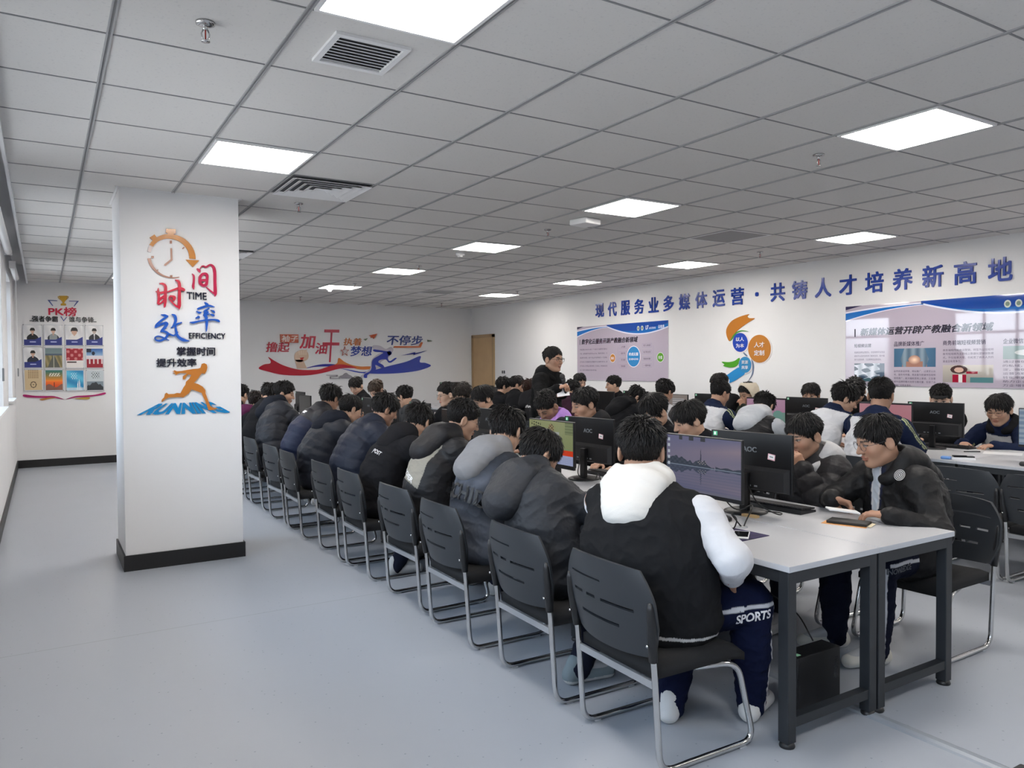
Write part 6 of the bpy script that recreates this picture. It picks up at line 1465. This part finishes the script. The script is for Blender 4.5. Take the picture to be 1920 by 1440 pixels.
person('person with a hand over the mouth beside the pink monitor', at(1520, 740, 7.85), (7.98, 5.95), W__, 12, 10, 0, hands=[tuple(at(1528, 762, 7.70)), None], hpose=[{'d': (-.2, .3, .9), 'n': (.3, .9, 0), 'curl': 1.0, 'pole': (-.6, .2, -1)}, {}], wear=dict(col=BLACK), hair='bowl', skin='b', q=2, seed=112, hs=1.12, group=GA)
person('person under a cream hood with a hand at the chin', at(1402, 738, 7.8), (7.98, 6.75), W__, 48, 22, 0, hands=[tuple(at(1393, 762, 7.62)), None], hpose=[{'d': (-.2, .3, .9), 'n': (.3, .9, 0), 'curl': 1.0, 'pole': (-.6, .2, -1)}, {}], wear=dict(col=(.02, .024, .02), hood=(.60, .53, .42), up=True), hair='crop', skin='b', q=2, seed=115, hs=1.12, group=GA)
person('person with dark hair and the face turned left behind the cream hood', at(1348, 720, 7.85), (8.0, 7.40), W__, 70, 15, 0, wear=dict(col=BLACK), hair='fringe', q=3, seed=118, hs=1.15, group=GA)
person('person with short dark hair in left profile under the diagram poster', at(1150, 722, 7.85), (7.98, 9.70), W__, 82, 5, 0, wear=dict(col=BLACK), hair='crop', skin='a', q=3, seed=121, hs=1.15, group=GA)
person('person with dark hair just right of the speaker microphone', at(1087, 716, 7.85), (7.98, 10.5), W__, -35, 15, 0, wear=dict(col=BLACK), hair='fringe', q=3, seed=124, hs=1.15, group=GA)
# ---- the speaker
hh = at(1037, 674, 4.72); cdir = nrm(np.array((-hh[0], -hh[1], 0))); rdir = np.cross(-cdir, (0, 0, 1))
bh = cdir*.55+rdir*.83
mw, pw = at(1047, 727, 4.70), at(1061, 757, 4.66); k_ = .985
mw = mw*.93+np.array((0, 0, 0))*0; mw = CAM+(at(1047, 727, 4.72)-CAM)*.955; pw = CAM+(at(1060, 752, 4.72)-CAM)*.955
r, jk, I = person('standing person in black with glasses speaking into a microphone', hh, (hh[0]-.03, hh[1]+.05), (bh[0], bh[1]), -52, 4, 0,
    hands=[tuple(pw), tuple(mw)], hpose=[{'d': tuple(cdir*.5-rdir*.5+np.array((0, 0, -.1))), 'n': (0, 0, 1), 'curl': .7, 'grip': .5}, {'d': tuple(rdir*.75+cdir*.3+np.array((0, 0, .25))), 'n': tuple(-cdir*.2+rdir*.3-np.array((0, 0, .6))), 'curl': 1.15, 'grip': 1.0, 'pole': (.6, -.1, -1)}],
    wear=dict(col=(.0085, .0085, .009), hood=True, hoodsize=.9, pants=BLACK), hair='part', skin='b', q=2, stand=True, seed=130, hs=1.10, glasses=dict(kind='square', c='121214', t=.0022), bulk=.95)
hm = np.array(I['arms'][1][2]); ca, sa = math.cos(r.rotation_euler.z), math.sin(r.rotation_euler.z)
wl = lambda p: np.array((p[0]*ca-p[1]*sa+r.location.x, p[0]*sa+p[1]*ca+r.location.y, p[2]))
c0 = wl(hm)+rdir*.06+np.array((0, 0, .015)); tp = CAM+(at(1053, 700, 4.72)-CAM)*.96
ax_ = nrm(tp-c0); b0 = c0-ax_*.09; mc = empty('microphone', tuple(b0), 0, label='black handheld microphone held by the standing speaker', cat='microphone')
MB().tube([(0, 0, 0), tuple(ax_*.02), tuple(ax_*.15), tuple(ax_*.17)], [.012, .0145, .018, .021], 14).build('handle', M_BLACK, mc, True)
MB().tube([tuple(ax_*t) for t in (.168, .178, .195, .212, .222)], [.021, .027, .029, .022, .008], 16).build('grille_head', mat('mic_mesh', '1c1c1e', .5, bump=.8, bscale=900), mc, True)
pc = wl(np.array(I['arms'][0][2]))-rdir*.0+cdir*.08+np.array((0, 0, .06))
ps = empty('paper_sheet', tuple(pc), 0, label='small white paper in the other hand of the standing speaker', cat='paper'); pl = Plane((0, 0, 0), rdir, nrm(np.array((0, 0, 1.))*.8+cdir*-.5), np.cross(rdir, nrm(np.array((0, 0, 1.))*.8+cdir*-.5)))
MB().ngon([(-.06, -.09), (.07, -.07), (.05, .07), (-.07, .06)], pl, 0, .002).build('sheet', M_WPH, ps)
import gc; _TX.clear(); gc.collect()
